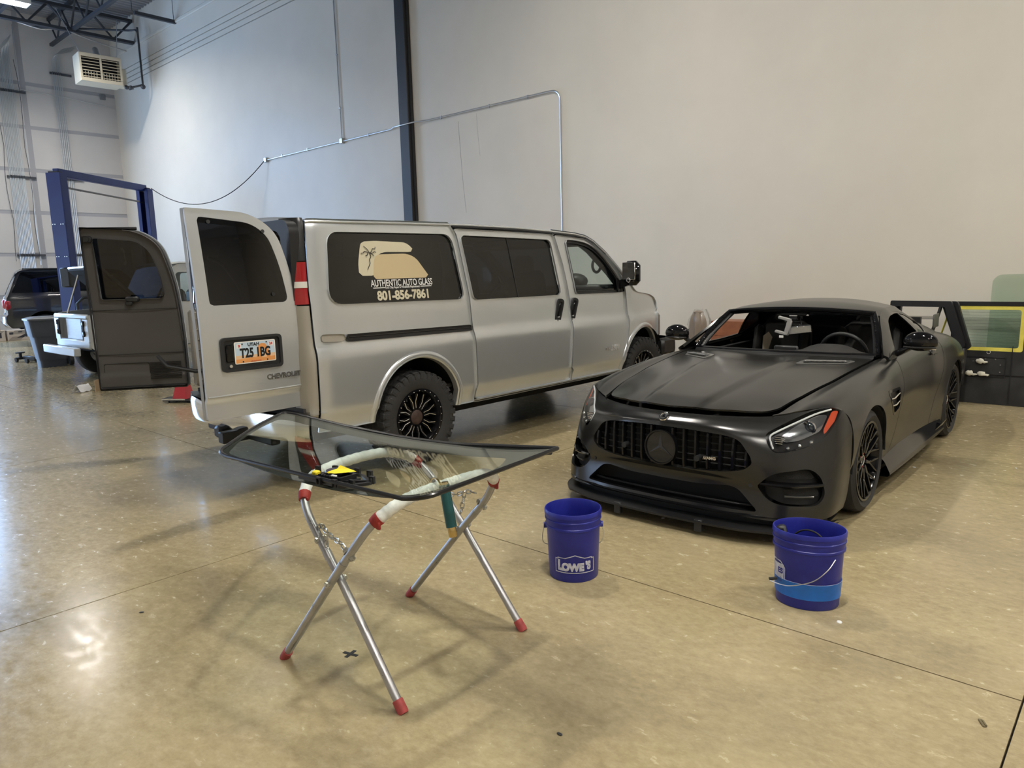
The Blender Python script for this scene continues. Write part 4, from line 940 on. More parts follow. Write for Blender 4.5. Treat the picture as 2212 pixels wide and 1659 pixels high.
# ---- rear doors
DOORW, DZ0, DZ1 = .745, .655, 2.075
def rear_door(name, hinge, ang, mirror, lab=None):
    d = empty(name, M=T(*hinge) @ RZ(ang)); d.parent = van
    sx = -1 if mirror else 1
    # local: x from hinge to free edge, y = outwards of the closed door, z up; slight barrel in z and plan
    ol = rpoly([(0.0, DZ0), (DOORW, DZ0), (DOORW, DZ1), (.30, DZ1 - .018), (.115, DZ1 - .14), (.03, 1.60), (.005, 1.2)], [.01, .01, .01, .2, .16, .3, .2])
    wl_ = rpoly([(.085, 1.43), (.665, 1.43), (.672, 2.02), (.30, 1.985), (.185, 1.90), (.12, 1.68)], [.05, .03, .03, .18, .12, .1])
    def yb(x, z): return .012 * np.sin(PI * np.clip(x / DOORW, 0, 1)) - .085 * np.clip((z - 1.15) / .9, 0, 1) ** 1.7 - .03 * np.clip((.80 - z) / .03, 0, 1) * .6
    xx, zz = np.meshgrid(np.linspace(-.01, DOORW + .01, 40), np.linspace(DZ0 - .01, DZ1 + .01, 80), indexing='ij')
    V, F = gridmesh(np.stack([xx * sx, yb(xx, zz), zz], -1)); q = lambda V: np.stack([V[:, 0] * sx, V[:, 2]], -1)
    V, F = clip(V, F, sd(q(V), ol)); Vf, Ff = V, F
    V, F = clip(V, F, -sd(q(V), wl_))
    skin('outer_panel', V, F, M_VAN, d, .025 * (1 if not mirror else 1))
    V, F = clip(Vf, Ff, sd(q(Vf), wl_)); V = V.copy(); V[:, 1] -= .004; skin('window', V, F, M_TINT, d, 0)
    # inner trim side
    V, F = clip(Vf, Ff, sd(q(Vf), ol) - .012); wi = rpoly([(.13, 1.455), (.655, 1.455), (.655, 1.985), (.30, 1.955), (.21, 1.87), (.15, 1.68)], [.05, .03, .03, .18, .12, .1]); V, F = clip(V, F, -sd(q(V), wi)); V = V.copy(); V[:, 1] -= .062
    skin('inner_trim', V, F, M_DOORT, d, -.03)
    n = len(ol); b = MB(); b.add([(x * sx, float(yb(x, z)) - .02, z) for x, z in ol] + [(x * sx, float(yb(x, z)) - .066, z) for x, z in ol], [(i, (i+1) % n, n + (i+1) % n, n + i) for i in range(n)]); b.build('door_edge', M_DOORT if mirror else M_VANL, d)
    return d, yb, sx
dR, yb, _ = rear_door('rear_door', (HW - .13 - 0.0, -1.0, 0), R(180 + 90), False)
def on_door(x, z, off=.004):
    e = .01; tz = Vector((0, (float(yb(x, z + e)) - float(yb(x, z - e))) / (2 * e), 1)).normalized(); xd = Vector((-1, 0, 0)); n = xd.cross(tz).normalized()
    return frame(Vector((x, float(yb(x, z)), z)) + n * off, xd, tz, n)
rp = lambda w, h, r: rpoly([(-w, -h), (w, -h), (w, h), (-w, h)], r)
q = on_door(.405, 1.092)
b = MB(); b.ring(rp(.225, .118, .035), rp(.205, .10, .025), -.01, .012, q); b.prism(rp(.215, .11, .03), -.012, -.002, q); b.build('plate_recess', M_BLACKPL, dR)
b = MB(); b.box((-.165, .01, .004), (.055, .12, .018), q, .008); b.build('door_handle', M_GLBLACK, dR)
b = MB(); b.cyl(q @ Vector((-.165, -.078, 0)), q @ Vector((-.165, -.078, .012)), .011, n=14); b.build('lock', M_SILVER, dR)
# licence plate: sky above, orange desert and arch below
q = on_door(.385, 1.098, .010)
M_PSKY = mat('plate_sky', (.55, .68, .80), .35); M_PORA = mat('plate_orange', (.78, .34, .11), .35); M_PLITE = mat('plate_sand', (.80, .55, .34), .35); M_PBLK = mat('plate_black', (.012, .012, .014), .4); M_PRED = mat('plate_red', (.55, .03, .04), .4); M_PWH = mat('plate_white', (.85, .84, .80), .35)
pl_ = empty('licence_plate', M=q); pl_.parent = dR
MB().prism(rp(.1524, .0762, .012), -.003, .002).build('plate_blank', M_PWH, pl_) if False else None
b = MB(); b.prism(rp(.1524, .0762, .012), -.002, .001); pb = b.build('plate_body', M_PWH, dR); pb.matrix_local = q
bpy.data.objects.remove(pl_)
def pq(poly, m, z, nm='plate_print'):
    b = MB(); b.add([(x, y, z) for x, y in poly], [tuple(range(len(poly)))]); o = b.build(nm, m, pb, smooth=False); return o
pq(rp(.146, .070, .010), M_PSKY, .0014); pq([(-.146, -.062), (.146, -.062), (.146, -.018), (-.146, -.018)], M_PLITE, .0016); pq([(-.146, -.070), (.146, -.070), (.146, -.040), (.05, -.045), (-.02, -.038), (-.146, -.044)], M_PORA, .0018)
arch_ = [(.0, -.045), (.018, -.02), (.012, .01), (.020, .040), (.045, .056), (.075, .052), (.096, .02), (.104, -.02), (.112, -.045), (.085, -.045), (.076, -.01), (.066, .018), (.052, .024), (.040, .012), (.040, -.02), (.046, -.045)]
pq(arch_, M_PORA, .0020)
text('plate_number', 'T25 1BG', .088, M_PBLK, pb, T(0, -.006, .003), .0008, .0032, sx=.70, spacing=1.0)
text('plate_state', 'UTAH', .032, M_PBLK, pb, T(-.012, .052, .003), .0006, .0010)
text('plate_slogan', 'LIFE ELEVATED', .012, M_PRED, pb, T(0, -.064, .003), .0004)
pq(rp(.018, .015, .002), M_PWH, .0022).location = (-.118, .047, 0); pq(rp(.018, .015, .002), M_PWH, .0022).location = (.118, .047, 0)
text('plate_month', '9', .028, M_PRED, pb, T(-.118, .046, .003), .0004, .001); text('plate_year', '24', .024, M_PRED, pb, T(.118, .048, .003), .0004, .001)
b = MB()
for x, y in ((-.095, .060), (.085, .062), (-.095, -.062), (.085, -.062)): b.cyl((x, y, 0), (x, y, .005), .005, n=10)
b.build('plate_screw', M_PBLK, pb)
text('maker_badge', 'CHEVROLET', .050, mat('badge_chrome', (.55, .56, .57), .2, 1.0), dR, on_door(.175, .905, .003), .004, .0022, sx=.96, spacing=1.0)
# crease line, wiper fasteners, hinges
b = MB(); b.tube([on_door(x, .815, .0) @ Vector((0, 0, .0)) for x in np.linspace(.02, .735, 12)], .006, 6); b.build('swage_line', M_VAN, dR)
b = MB()
for x, z in ((.22, 1.93), (.20, 1.49), (.60, 1.985)): m = on_door(x, z, .0); b.cyl(m @ Vector((0, 0, -.002)), m @ Vector((0, 0, .006)), .013, n=12)
b.build('glass_stud', M_BLACKPL, dR)
# seat-belt shaped strut seen through the glass
b = MB(); b.tube(crom([(.60, -.12, 1.75), (.50, -.12, 1.70), (.40, -.12, 1.55), (.36, -.12, 1.42)], 14), .012, 8); b.build('check_strap', M_BLACKPL, dR)
dL, yb2, sx2 = rear_door('rear_door', (-(HW + .03), -1.05, 0), R(180 - 125), True)
# trim on the inside of the left door
def on_inner(x, z, off=.004):
    return frame((-x, float(yb2(x, z)) - .062 - off, z), (1, 0, 0) if False else (-1, 0, 0), (0, 0, 1), (0, -1, 0)) if False else frame((-x, float(yb2(x, z)) - .062 - off, z), (1, 0, 0), (0, 0, 1), (0, -1, 0))
b = MB()
for z in (1.36, .965): b.beam(on_inner(.03, z) @ Vector((0, 0, 0)), on_inner(.73, z) @ Vector((0, 0, 0)), .006, .005)
b.build('trim_seam', M_TRIMB, dL)
m = on_inner(.40, 1.45); b = MB(); b.box((0, 0, .015), (.11, .05, .04), m, .012); b.box((-.03, -.035, .015), (.06, .04, .035), m, .01); b.build('latch_handle', M_BLACKPL, dL)
b = MB(); b.ring(rpoly([(-.19, -.085), (.19, -.085), (.19, .085), (-.19, .085)], .02), rpoly([(-.184, -.079), (.184, -.079), (.184, .079), (-.184, .079)], .02), -.002, .004, on_inner(.51, .80)); b.build('pocket_outline', M_TRIMB, dL)
for k in range(11): MB().box((0, 0, .003), (.26, .006, .008), on_inner(.185, .735 + k * .0145)).build('vent_slat', M_TRIMB, dL, smooth=False)
m = on_inner(.69, 1.97); b = MB(); b.box((0, 0, .012), (.075, .06, .03), m, .01); b.cyl(m @ Vector((0, 0, .02)), m @ Vector((0, 0, .035)), .018, n=12); b.build('top_latch', M_BLACKPL, dL)
b = MB(); b.tube([on_inner(x, 2.06 - .0 * x) @ Vector((0, 0, -.03)) for x in (.30, .5, .745)], .014, 8); b.build('top_seal', M_RUB, dL)
b = MB(); b.tube([on_inner(x, .665) @ Vector((0, 0, -.02)) for x in (.02, .4, .74)], .022, 8); b.build('bottom_seal', M_RUB, dL)
b = MB(); b.box((.80 - .005, -1.0, 1.0), (.06, .05, .05), bev=.01); b.box((.80, -1.0, 1.35), (.06, .05, .05), bev=.01); b.box((-.80, -1.0, 1.0), (.06, .05, .05), bev=.01); b.box((-.80, -1.0, 1.7), (.06, .05, .05), bev=.01); b.build('hinge', M_VANL, van)
b = MB(); b.tube([(-.74, -.9, .80), (-.80, -1.10, .80), (-.90, -1.30, .86), (-.98, -1.34, .95)], .018, 8); b.build('door_strap', M_BLACKPL, van)
# wall of ribbed body side inside the left door jamb
b = MB(); b.box((-.84, -1.03, 1.0), (.10, .12, .68), bev=.02)
for k in range(8): b.sphere((-.785, -1.05, .72 + k * .09), .008, 8, 5)
b.build('door_jamb', M_VANL, van)
# ================================================================= VEHICLES AT THE BACK
def simple_vehicle(root, outline, inset, hw, paint, wins, arches, ar, az, crown_h=.04, bow_h=.08, ns=110, nz=40):
    """two side skins with window and arch holes plus a lofted top"""
    ol = np.asarray(outline, float); s0, s1 = ol[:, 0].min() - .02, ol[:, 0].max() + .02; z0, z1 = ol[:, 1].min() - .01, ol[:, 1].max() + .02
    V0, F0 = side_skin(inset, hw, s0, s1, z0, z1, ns, nz); V0, F0 = clip(V0, F0, sd(p2(V0), ol))
    for mir in (None, 0):
        V, F = V0, F0
        for w, m in wins: V, F = clip(V, F, -sd(p2(V), w))
        for c in arches: V, F = clip(V, F, np.hypot(V[:, 1] - c, V[:, 2] - az) - ar)
        skin('body_side', V, F, paint, root, .02, mirror=mir)
        for w, m in wins:
            V, F = clip(V0, F0, sd(p2(V0), w)); V = V.copy(); V[:, 0] -= .008; skin('side_window', V, F, m, root, 0, mirror=mir)
        sg = 1 if mir is None else -1
        for c in arches:
            n = 20; b = MB(); b.grid([[(sg * x, c + ar * math.cos(PI * i / n), az + ar * math.sin(PI * i / n)) for x in (hw * .5, hw - .03)] for i in range(n + 1)]); b.grid([[(sg * hw * .5, c + q * math.cos(PI * i / n), az + q * math.sin(PI * i / n)) for q in (0, ar)] for i in range(n + 1)]); b.build('wheel_well', M_VOID, root)
            b = MB(); b.tube([(sg * (hw - float(inset(c, az)) + .01), c + (ar + .01) * math.cos(q), az + (ar + .01) * math.sin(q)) for q in np.linspace(.05, PI - .05, 22)], .022, 7); b.build('arch_trim', paint, root)
    return lambda i0, i1, n=20: top_loft(crom(ol[i0:i1 + 1], n), inset, hw, lambda s, z: 0 * s + crown_h * np.clip((z - .8) / .4, 0, 1), lambda s, z: 0 * s)
# ---- dark lifted truck with a canopy
M_DGREY = mat('dark_grey_paint', (.030, .032, .038), .22, .3, coat=.8)
M_LTINT = thinglass('canopy_glass', (.06, .065, .075))
suv = empty('dark_truck', (-23.15, 5.32, 0), R(-11), 'dark grey truck with a canopy parked nose to the wall behind the lift', 'truck')
ins = lambda s, z: mono(z, [.3, .55, .9, 1.25, 1.40, 1.95, 2.1], [.10, .03, .0, .02, .05, .19, .26]) + .06 * np.clip((.12 - np.asarray(s)) / .2, 0, 1) ** 2 + .10 * np.clip((np.asarray(s) - 3.9) / .6, 0, 1) ** 2
so_ = [(.06, .50), (-.02, .62), (-.02, .80), (.02, .86), (.02, 1.24), (.08, 1.36), (.30, 1.90), (.42, 1.975), (.9, 1.99), (2.4, 1.98), (2.75, 1.93), (3.25, 1.42), (3.35, 1.36), (4.2, 1.26), (4.4, 1.15), (4.42, .60), (4.3, .48)]
L_ = simple_vehicle(suv, so_, ins, .95, M_DGREY, [(rpoly([(.14, 1.40), (.40, 1.93), (1.42, 1.94), (1.46, 1.40)], .04), M_LTINT), (rpoly([(1.60, 1.40), (1.56, 1.93), (2.35, 1.93), (2.75, 1.80), (3.02, 1.45)], .05), M_LTINT)], [.82, 3.65], .47, .45)
b = MB(); b.grid(L_(6, 10)); b.build('roof', M_DGREY, suv); b = MB(); b.grid(L_(4, 6)); b.build('tail_window', M_LTINT, suv); b = MB(); b.grid(L_(0, 4)); b.build('tailgate', M_DGREY, suv)
b = MB(); b.grid(L_(10, 12)); b.build('windscreen', M_LTINT, suv); b = MB(); b.grid(L_(12, 15)); b.build('bonnet', M_DGREY, suv)
b = MB(); b.beam((-.62, .45, 2.02), (-.62, 2.3, 2.02), .05, .03); b.beam((.62, .45, 2.02), (.62, 2.3, 2.02), .05, .03); b.build('roof_rail', M_TRIMB, suv)
b = MB(); b.tube([(.90, .015, 1.36), (.83, .13, 1.62), (.745, .30, 1.92)], .018, 6); b.build('pillar_strip', M_CHROME, suv)  # chrome strip put in for the bright daylit rim of the rear edge
for sg in (1, -1):
    b = MB(); b.box((sg * .86, .05, 1.09), (.17, .16, .27), bev=.04); b.build('tail_lamp', M_REDL, suv)
    for s in (.82, 3.65): wheel(suv, T(sg * .80, s, .41) @ RY(R(90 * sg)), .41, .27, .22, 'dark')
b = MB(); b.grid([[(x, -.06 - .06 * (1 - (abs(x) / .95) ** 4) + dy, z) for x in np.linspace(-.95, .95, 21)] for dy, z in ((.10, .82), (.0, .80), (-.01, .62), (.06, .52), (.12, .50))]); b.build('rear_bumper', M_DGREY, suv)
b = MB(); b.box((0, 2.2, .52), (1.5, 3.9, .14)); b.box((0, 2.2, 1.1), (1.6, 3.2, .05)); b.build('chassis', M_VOID, suv)
# ---- silver classic truck with cream roof, bonnet up
M_SILV = mat('pale_silver_paint', (.52, .54, .54), .35, .35, coat=.4); M_CRMROOF = mat('cream_roof', (.70, .66, .56), .45); M_RAD = mat('radiator_core', (.55, .57, .58), .35, .6)
br_ = empty('classic_truck', (-13.48, 3.98, 0), PI, 'pale silver classic truck with cream roof, bonnet up and grille removed', 'truck')
ins2 = lambda s, z: mono(z, [.4, .6, .9, 1.15, 1.22, 1.80, 1.95], [.05, .0, .0, .015, .03, .10, .16]) + .05 * np.clip((np.asarray(s) + .12) / .12, 0, 1) ** 2
bo = [(-.02, .58), (.0, .72), (0, 1.05), (-.04, 1.10), (-.15, 1.125), (-1.02, 1.17), (-1.10, 1.20), (-1.36, 1.74), (-1.40, 1.82), (-1.56, 1.90), (-3.3, 1.89), (-3.46, 1.80), (-3.52, 1.20), (-3.55, 1.1), (-3.55, .60), (-3.4, .52), (-.1, .52)]
L2 = simple_vehicle(br_, bo, ins2, .82, M_SILV, [(rpoly([(-1.28, 1.25), (-1.50, 1.75), (-2.10, 1.75), (-2.10, 1.25)], .04), M_DOORGL), (rpoly([(-2.2, 1.25), (-2.2, 1.75), (-3.30, 1.75), (-3.38, 1.25)], .05), M_DOORGL)], [-.62, -2.95], .43, .42)
b = MB(); b.grid(L2(8, 11)); b.build('roof', M_CRMROOF, br_); b = MB(); b.grid(L2(6, 8)); b.build('windscreen', M_DOORGL, br_)
b = MB(); b.grid(L2(11, 14)); b.build('tailgate', M_SILV, br_)
b = MB(); b.box((0, -.02, .62), (1.6, .05, .14), bev=.02); b.box((0, -.02, 1.07), (1.6, .06, .08), bev=.02); b.box((-.70, -.02, .85), (.22, .05, .36)); b.box((.70, -.02, .85), (.22, .05, .36)); b.build('front_panel', M_SILV, br_)
b = MB(); b.box((0, -.07, .86), (.72, .05, .36))
for k in range(14): b.box((0, -.042, .70 + k * .025), (.70, .008, .007))
b.build('radiator', M_RAD, br_)
for sg in (1, -1):
    for z in (.96, .80):
        b = MB(); b.lathe([(0, .02), (.035, .018), (.045, 0), (.05, -.03)], 18, T(sg * .64, .01, z) @ RX(R(-90))); b.build('lamp_socket', M_GLBLACK, br_)
    b = MB(); b.box((sg * .60, .008, .88), (.10, .02, .26), bev=.02); b.build('lamp_recess', M_VOID, br_)
    for s in (-.62, -2.95): wheel(br_, T(sg * .70, s, .385) @ RY(R(90 * sg)), .385, .25, .20, 'silver')
b = MB(); b.box((0, .18, .525), (1.56, .10, .13), bev=.012); b.build('front_bumper', M_SILV, br_)
b = MB()
for sg in (1, -1): b.box((sg * .42, .08, .50), (.08, .16, .08))
b.build('bumper_bracket', M_VOID, br_)
b = MB(); b.box((0, -1.8, .55), (1.3, 3.3, .12)); b.box((0, -.6, .85), (.7, .7, .4), bev=.05); b.build('chassis', M_VOID, br_)
b = MB(); hg, tp = Vector((0, -.98, 1.18)), Vector((0, -.28, 1.88)); d = (tp - hg); b.box((0, 0, 0), (1.50, d.length, .04), frame((hg + tp) / 2, (1, 0, 0), d.normalized(), Vector((1, 0, 0)).cross(d.normalized())), .012); b.build('raised_bonnet', M_SILV, br_)
b = MB(); b.box((0, 0, 0), (1.42, d.length - .06, .03), frame((hg + tp) / 2 + Vector((0, .028, -.028)), (1, 0, 0), d.normalized(), Vector((1, 0, 0)).cross(d.normalized()))); b.build('bonnet_lining', M_VOID, br_)
b = MB(); b.tube([(.50, -.12, 1.10), (.46, -.36, 1.80)], .014, 8); b.build('prop_rod', M_CHROME, br_)
b = MB(); b.torus((-.38, -1.55, 1.30), .18, .014, 24, 7, ax=(0, .8, .6)); b.box((-.38, -1.95, 1.15), (.5, .14, .6), bev=.05); b.box((.38, -1.95, 1.15), (.5, .14, .6), bev=.05); b.box((0, -2.9, 1.1), (1.2, .14, .5), bev=.05); b.build('seat', M_BLACKPL, br_)
# ---- red jack by the van
jr = empty('red_trolley_jack', (-9.68, 4.10, 0), R(35), 'red trolley jack with a black plate on the floor beyond the van bumper', 'jack')
b = MB(); b.add([(-.10, -.10, .05), (.10, -.10, .05), (.10, .10, .05), (-.10, .10, .05), (-.04, -.05, .32), (.05, -.05, .32), (.05, .06, .32), (-.04, .06, .32)], [(0,1,5,4), (1,2,6,5), (2,3,7,6), (3,0,4,7), (4,5,6,7)]); b.build('frame', mat('jack_red', (.45, .02, .03), .35, coat=.4), jr)
b = MB(); b.box((-.02, 0, .035), (.42, .26, .02), bev=.006); b.build('plate', M_BLACKPL, jr)
b = MB(); b.beam((-.23, -.13, .05), (-.23, .13, .05), .012, .02); b.beam((-.23, -.13, .05), (.1, -.13, .05), .012, .02); b.build('plate_edge', M_CHROME, jr)
b = MB()
for x, y in ((-.15, .1), (-.15, -.1), (.14, .1), (.14, -.1)): b.sphere((x, y, .014), .014, 8, 6)
b.build('caster', M_RUB, jr)
# ================================================================= PARTS LEANING ON THE LONG WALL AT THE RIGHT
M_BLKP = mat('worn_black_panel', (.022, .022, .023), .5, var=.4, vscale=5, rvar=.12); M_BLKF = mat('black_frame', (.016, .016, .018), .3); M_YTAPE = mat('yellow_masking_tape', (.66, .58, .10), .6, var=.1, vscale=10)
M_GGL = thinglass('green_glass', (.88, .935, .895)); M_GGL2 = thinglass('heated_glass', (.86, .92, .88)); M_RAG = mat('white_rag', (.75, .72, .62), .9)
lean = RX(R(-6)); pn_ = empty('rear_door_panel', M=T(-1.0, 9.42, 0) @ RX(R(-5))); tag(pn_, 'tall worn black vehicle door with yellow taped window leaning on the wall', 'vehicle door')
Wi = rpoly([(-.735, .63), (-.15, .63), (-.15, 1.045), (-.735, 1.045)], .03); Wo = rpoly([(-.80, .0), (.45, .0), (.45, 1.135), (-.80, 1.135)], .03)
m = RX(R(90)); Y = lambda P: [(x, y) for x, y in P]
b = MB(); b.ring(Wo, Wi, -.025, .025, m); b.build('panel', M_BLKP, pn_)
To = rpoly([(-.775, .59), (-.11, .59), (-.11, 1.085), (-.775, 1.085)], .03)
b = MB(); b.ring(To, Wi * [1, 1] + 0, .0255, .0275, m); b.build('masking_tape', M_YTAPE, pn_)
MB().prism(Wi, -.004, .004, m).build('window', M_GGL2, pn_)
b = MB()
for k in range(12): b.box((-.44, -.0055, .665 + k * .032), (.57, .0012, .0022))
b.build('heating_line', mat('heater_line', (.10, .12, .09), .6), pn_, smooth=False)
b = MB(); b.box((-.175, -.03, 1.112), (1.22, .012, .045)); b.box((-.2, -.03, .34), (.006, .012, .62)); b.box((-.17, -.03, .33), (1.2, .010, .006)); b.ring(rpoly([(-.68, .30), (-.25, .30), (-.25, .52), (-.68, .52)], .02), rpoly([(-.675, .305), (-.255, .305), (-.255, .515), (-.675, .515)], .02), .026, .030, m); b.build('panel_seam', M_BLKF, pn_)
b = MB()
for x, z in ((-.35, .50), (-.30, .44), (-.30, .36), (-.56, .47), (-.44, .50)): b.cyl((x, -.024, z), (x, -.032, z), .006, n=8)
b.build('rivet', M_SILVER, pn_)
b = MB(); b.torus((-.42, -.03, .575), .016, .004, 18, 6, ax=(0, 1, 0)); b.build('lock_hole', M_SILVER, pn_)
for i, (x, z) in enumerate(((-.49, .475), (-.585, .335), (-.47, .335))):
    b = MB(); b.sphere((x, -.04, z), .034, 10, 7, (1.2, .6, .8)); b.sphere((x + .045, -.04, z - .012), .02, 8, 6, (1.5, .7, .6)); b.v = [(p[0] + RNG.normal(0, .003), p[1], p[2] + RNG.normal(0, .003)) for p in b.v]; b.build('rag_plug', M_RAG, pn_)
# trapezoid upper door frame in front of it
tf = empty('side_door_frame', M=T(-2.0, 9.16, 0) @ RZ(R(-8)) @ RX(R(-6))); tag(tf, 'black side door with a slanted open window frame standing behind the sports car', 'vehicle door')
o1 = rpoly([(-.42, .62), (.36, .62), (.40, .66), (.225, 1.150), (-.42, 1.150)], [.02, .02, .02, .02, .02]); i1_ = rpoly([(-.36, .68), (.26, .68), (.30, .70), (.165, 1.085), (-.36, 1.085)], [.01] * 5)
b = MB(); b.ring(o1, i1_, .0, .045, m); b.build('window_frame', M_BLKF, tf)
o2 = [(x + .035, z + .004) for x, z in o1]; i2_ = [(x + .030, z + .002) for x, z in i1_]
b = MB(); b.ring(o2, i2_, -.075, -.03, m); b.build('window_frame', M_BLKF, tf)
b = MB(); b.beam((.165, .02, 1.12), (.34, .02, .68), .03, .10); b.beam((-.40, .02, 1.12), (.20, .02, 1.12), .02, .10, (0, 1, 0)); b.build('frame_web', M_BLKF, tf)
b = MB(); b.beam((.12, -.02, 1.10), (.02, -.02, .66), .05, .02); b.build('inner_pillar', M_BLKP, tf); b = MB(); b.beam((.19, .045, 1.06), (.10, .045, .68), .05, .004); b.build('tape_strip', M_YTAPE, tf)
b = MB(); b.box((-.02, .02, .325), (.80, .06, .63), bev=.015); b.box((.37, .0, .44), (.07, .09, .40), bev=.01); b.build('lower_panel', M_BLKP, tf)
gs_ = empty('glass_sheet', M=T(-1.0, 9.66, 0) @ RX(R(-3))); tag(gs_, 'pale green glass sheet standing on edge behind the black door panel', 'glass')
MB().prism(rpoly([(-.49, .0), (.45, .0), (.45, 1.44), (-.42, 1.425), (-.475, 1.36)], [.01, .01, .05, .04, .03]), -.003, .003, m).build('pane', M_GGL, gs_)
# plastic-wrapped bundle and brown boards beyond the car
bd = empty('wrapped_bundle', (-4.90, 9.35, 0), 0, 'beige folded bundle wrapped in clear plastic standing by the wall behind the car mirror', 'bundle')
G = []
for i in range(15):
    z = .97 * i / 14; row = []
    for k in range(25):
        q = 2 * PI * k / 24; r = (.125 - .02 * z - .05 * max(0, (z - .8) / .17) ** 2) * (1 + .13 * math.sin(5 * q + z * 3) + .08 * math.sin(9 * q + 5 * z)); row.append((r * 1.15 * math.cos(q), r * .8 * math.sin(q), z))
    G.append(row)
b = MB(); b.grid(G); b.sphere((0, 0, .965), .075, 14, 8, (1.0, .7, .35)); b.build('cloth', mat('taupe_cloth', (.30, .24, .19), .8), bd)
G2 = [[(p[0] * 1.25 + .03 + RNG.normal(0, .010), p[1] * 1.25 + RNG.normal(0, .010), p[2] * 1.04 + RNG.normal(0, .006)) for p in row] for row in G]
b = MB(); b.grid(G2); b.build('plastic_wrap', thinglass('plastic_film', (.94, .94, .94), .8, .22, .06, .35), bd, 80)
M_BRN = mat('brown_board', (.27, .105, .055), .45, var=.25, vscale=5)
bb = empty('brown_cabinet', (-4.22, 9.42, 0), 0, 'reddish brown wooden cabinet against the wall, seen through the car window', 'cabinet')
b = MB(); b.box((0, 0, .43), (.85, .40, .86), bev=.01); b.build('carcass', M_BRN, bb)
for z in (.2, .52, .76):
    MB().box((0, -.205, z), (.80, .015, .20 if z > .6 else .28), bev=.005).build('drawer_front', M_BRN, bb)
# ================================================================= SPORTS CAR
M_SATIN = mat('satin_black_paint', (.012, .012, .0115), .22, .0, spec=.72); M_GREYV = mat('vent_grey', (.13, .13, .125), .35, .4)
M_MESH = mat('grille_mesh', (.014, .014, .015), .5, bump=.6, bscale=260); M_LEATHER = mat('dash_leather', (.030, .029, .028), .55, bump=.1, bscale=300); M_TANB = mat('seat_belt_tan', (.42, .36, .27), .7)
M_LENS = thinglass('lamp_lens', (.93, .94, .95)); M_AMBER = mat('amber_reflector', (.55, .07, .02), .25, coat=.6); M_HOUSE = mat('lamp_housing_dark', (.02, .02, .022), .25, .3)
M_REFL = mat('lamp_reflector', (.80, .82, .85), .10, 1.0); M_DRL = mat('lamp_light_guide', (.85, .87, .88), .2, .1)
cyw = R(-1.2); cLAT = Vector((math.cos(cyw), -math.sin(cyw), 0)); cREAR = Vector((math.sin(cyw), math.cos(cyw), 0))
car = empty('sports_car', M=frame((-2.275, 4.84, 0), cLAT, cREAR, (0, 0, 1))); tag(car, 'matte black low sports car with its windscreen removed and bonnet unlatched', 'car')
BV, BF = gridmesh(car_body(190, 84)); FV, FF = gridmesh(car_fascia(96, 84), True)
ab = lambda V: V[:, :2]; bc = lambda V: V[:, 1:]; ac = lambda V: V[:, [0, 2]]
CARCH = lambda V, c, r: np.where(V[:, 0] > .70, np.hypot(V[:, 1] - c, V[:, 2] - .335) - r, 1.)
def both(name, V, F, m, rim=.014, angle=40, parent=None, centre=False):
    """left panel and its mirror image; panels crossing the centre line become one mesh"""
    par = parent or car
    if centre:
        V, F = rimmed_c(V, F, rim); b = MB(); b.add(V, F); V2 = V.copy(); V2[:, 0] *= -1; b.add(V2, [q[::-1] for q in F]); o = b.build(name, m, par, angle)
        bm = bmesh.new(); bm.from_mesh(o.data); bmesh.ops.remove_doubles(bm, verts=[v for v in bm.verts if abs(v.co.x) < .001], dist=.0008); bm.to_mesh(o.data); bm.free(); o.data.set_sharp_from_angle(angle=R(angle)); return o
    l = skin(name, V, F, m, par, rim, angle); r = skin(name, V, F, m, par, rim, angle, mirror=0); return l, r
def rimmed_c(V, F, depth):
    n0 = len(F); V, F = rimmed(V, F, depth); V = np.asarray(V); return V, [q for i, q in enumerate(F) if i < n0 or not (abs(V[q[0]][0]) < 1e-4 and abs(V[q[1]][0]) < 1e-4)]
# bonnet
seam = [(.575, -.765), (.595, -.70), (.607, -.629), (.642, -.394), (.670, -.15), (.695, .022), (.722, .40), (.740, .70), (.745, .78)]
hoodp = np.array([(-.1, -.905), (.0, -.905), (.15, -.895), (.30, -.865), (.46, -.79), (.535, -.735), (.566, -.685), (.590, -.629)] + [(a - .010, b) for a, b in seam[3:]] + [(.70, .800), (.55, .755), (.30, .715), (0, .70), (-.1, .70)])
def dome(V):
    V = V.copy(); a, b = V[:, 0], V[:, 1]; t = np.clip((b + 1.0) / 1.8, 0, 1)
    r1 = .20 + .17 * t; V[:, 2] += .016 * np.clip(1 - t * .25, 0, 1) * np.clip((r1 - a) / .035, 0, 1) ** 1.0 * np.clip((.7 - b) / .4, 0, 1) * np.clip((b + 1.0) / .25, 0, 1)
    V[:, 2] += .010 * np.clip((.78 - b) / 1.7, 0, 1) + .003
    return V
V, F = clip(BV, BF, sd(ab(BV), hoodp)); V, F = clip(V, F, V[:, 2] - .60)
vent = rpoly([(.355, .30), (.62, .52), (.648, .645), (.362, .475)], [.015, .02, .03, .015])
V, F = clip(V, F, -sd(ab(V), vent)); hood = both('bonnet', dome(V), F, M_SATIN, .012, 32, centre=True)
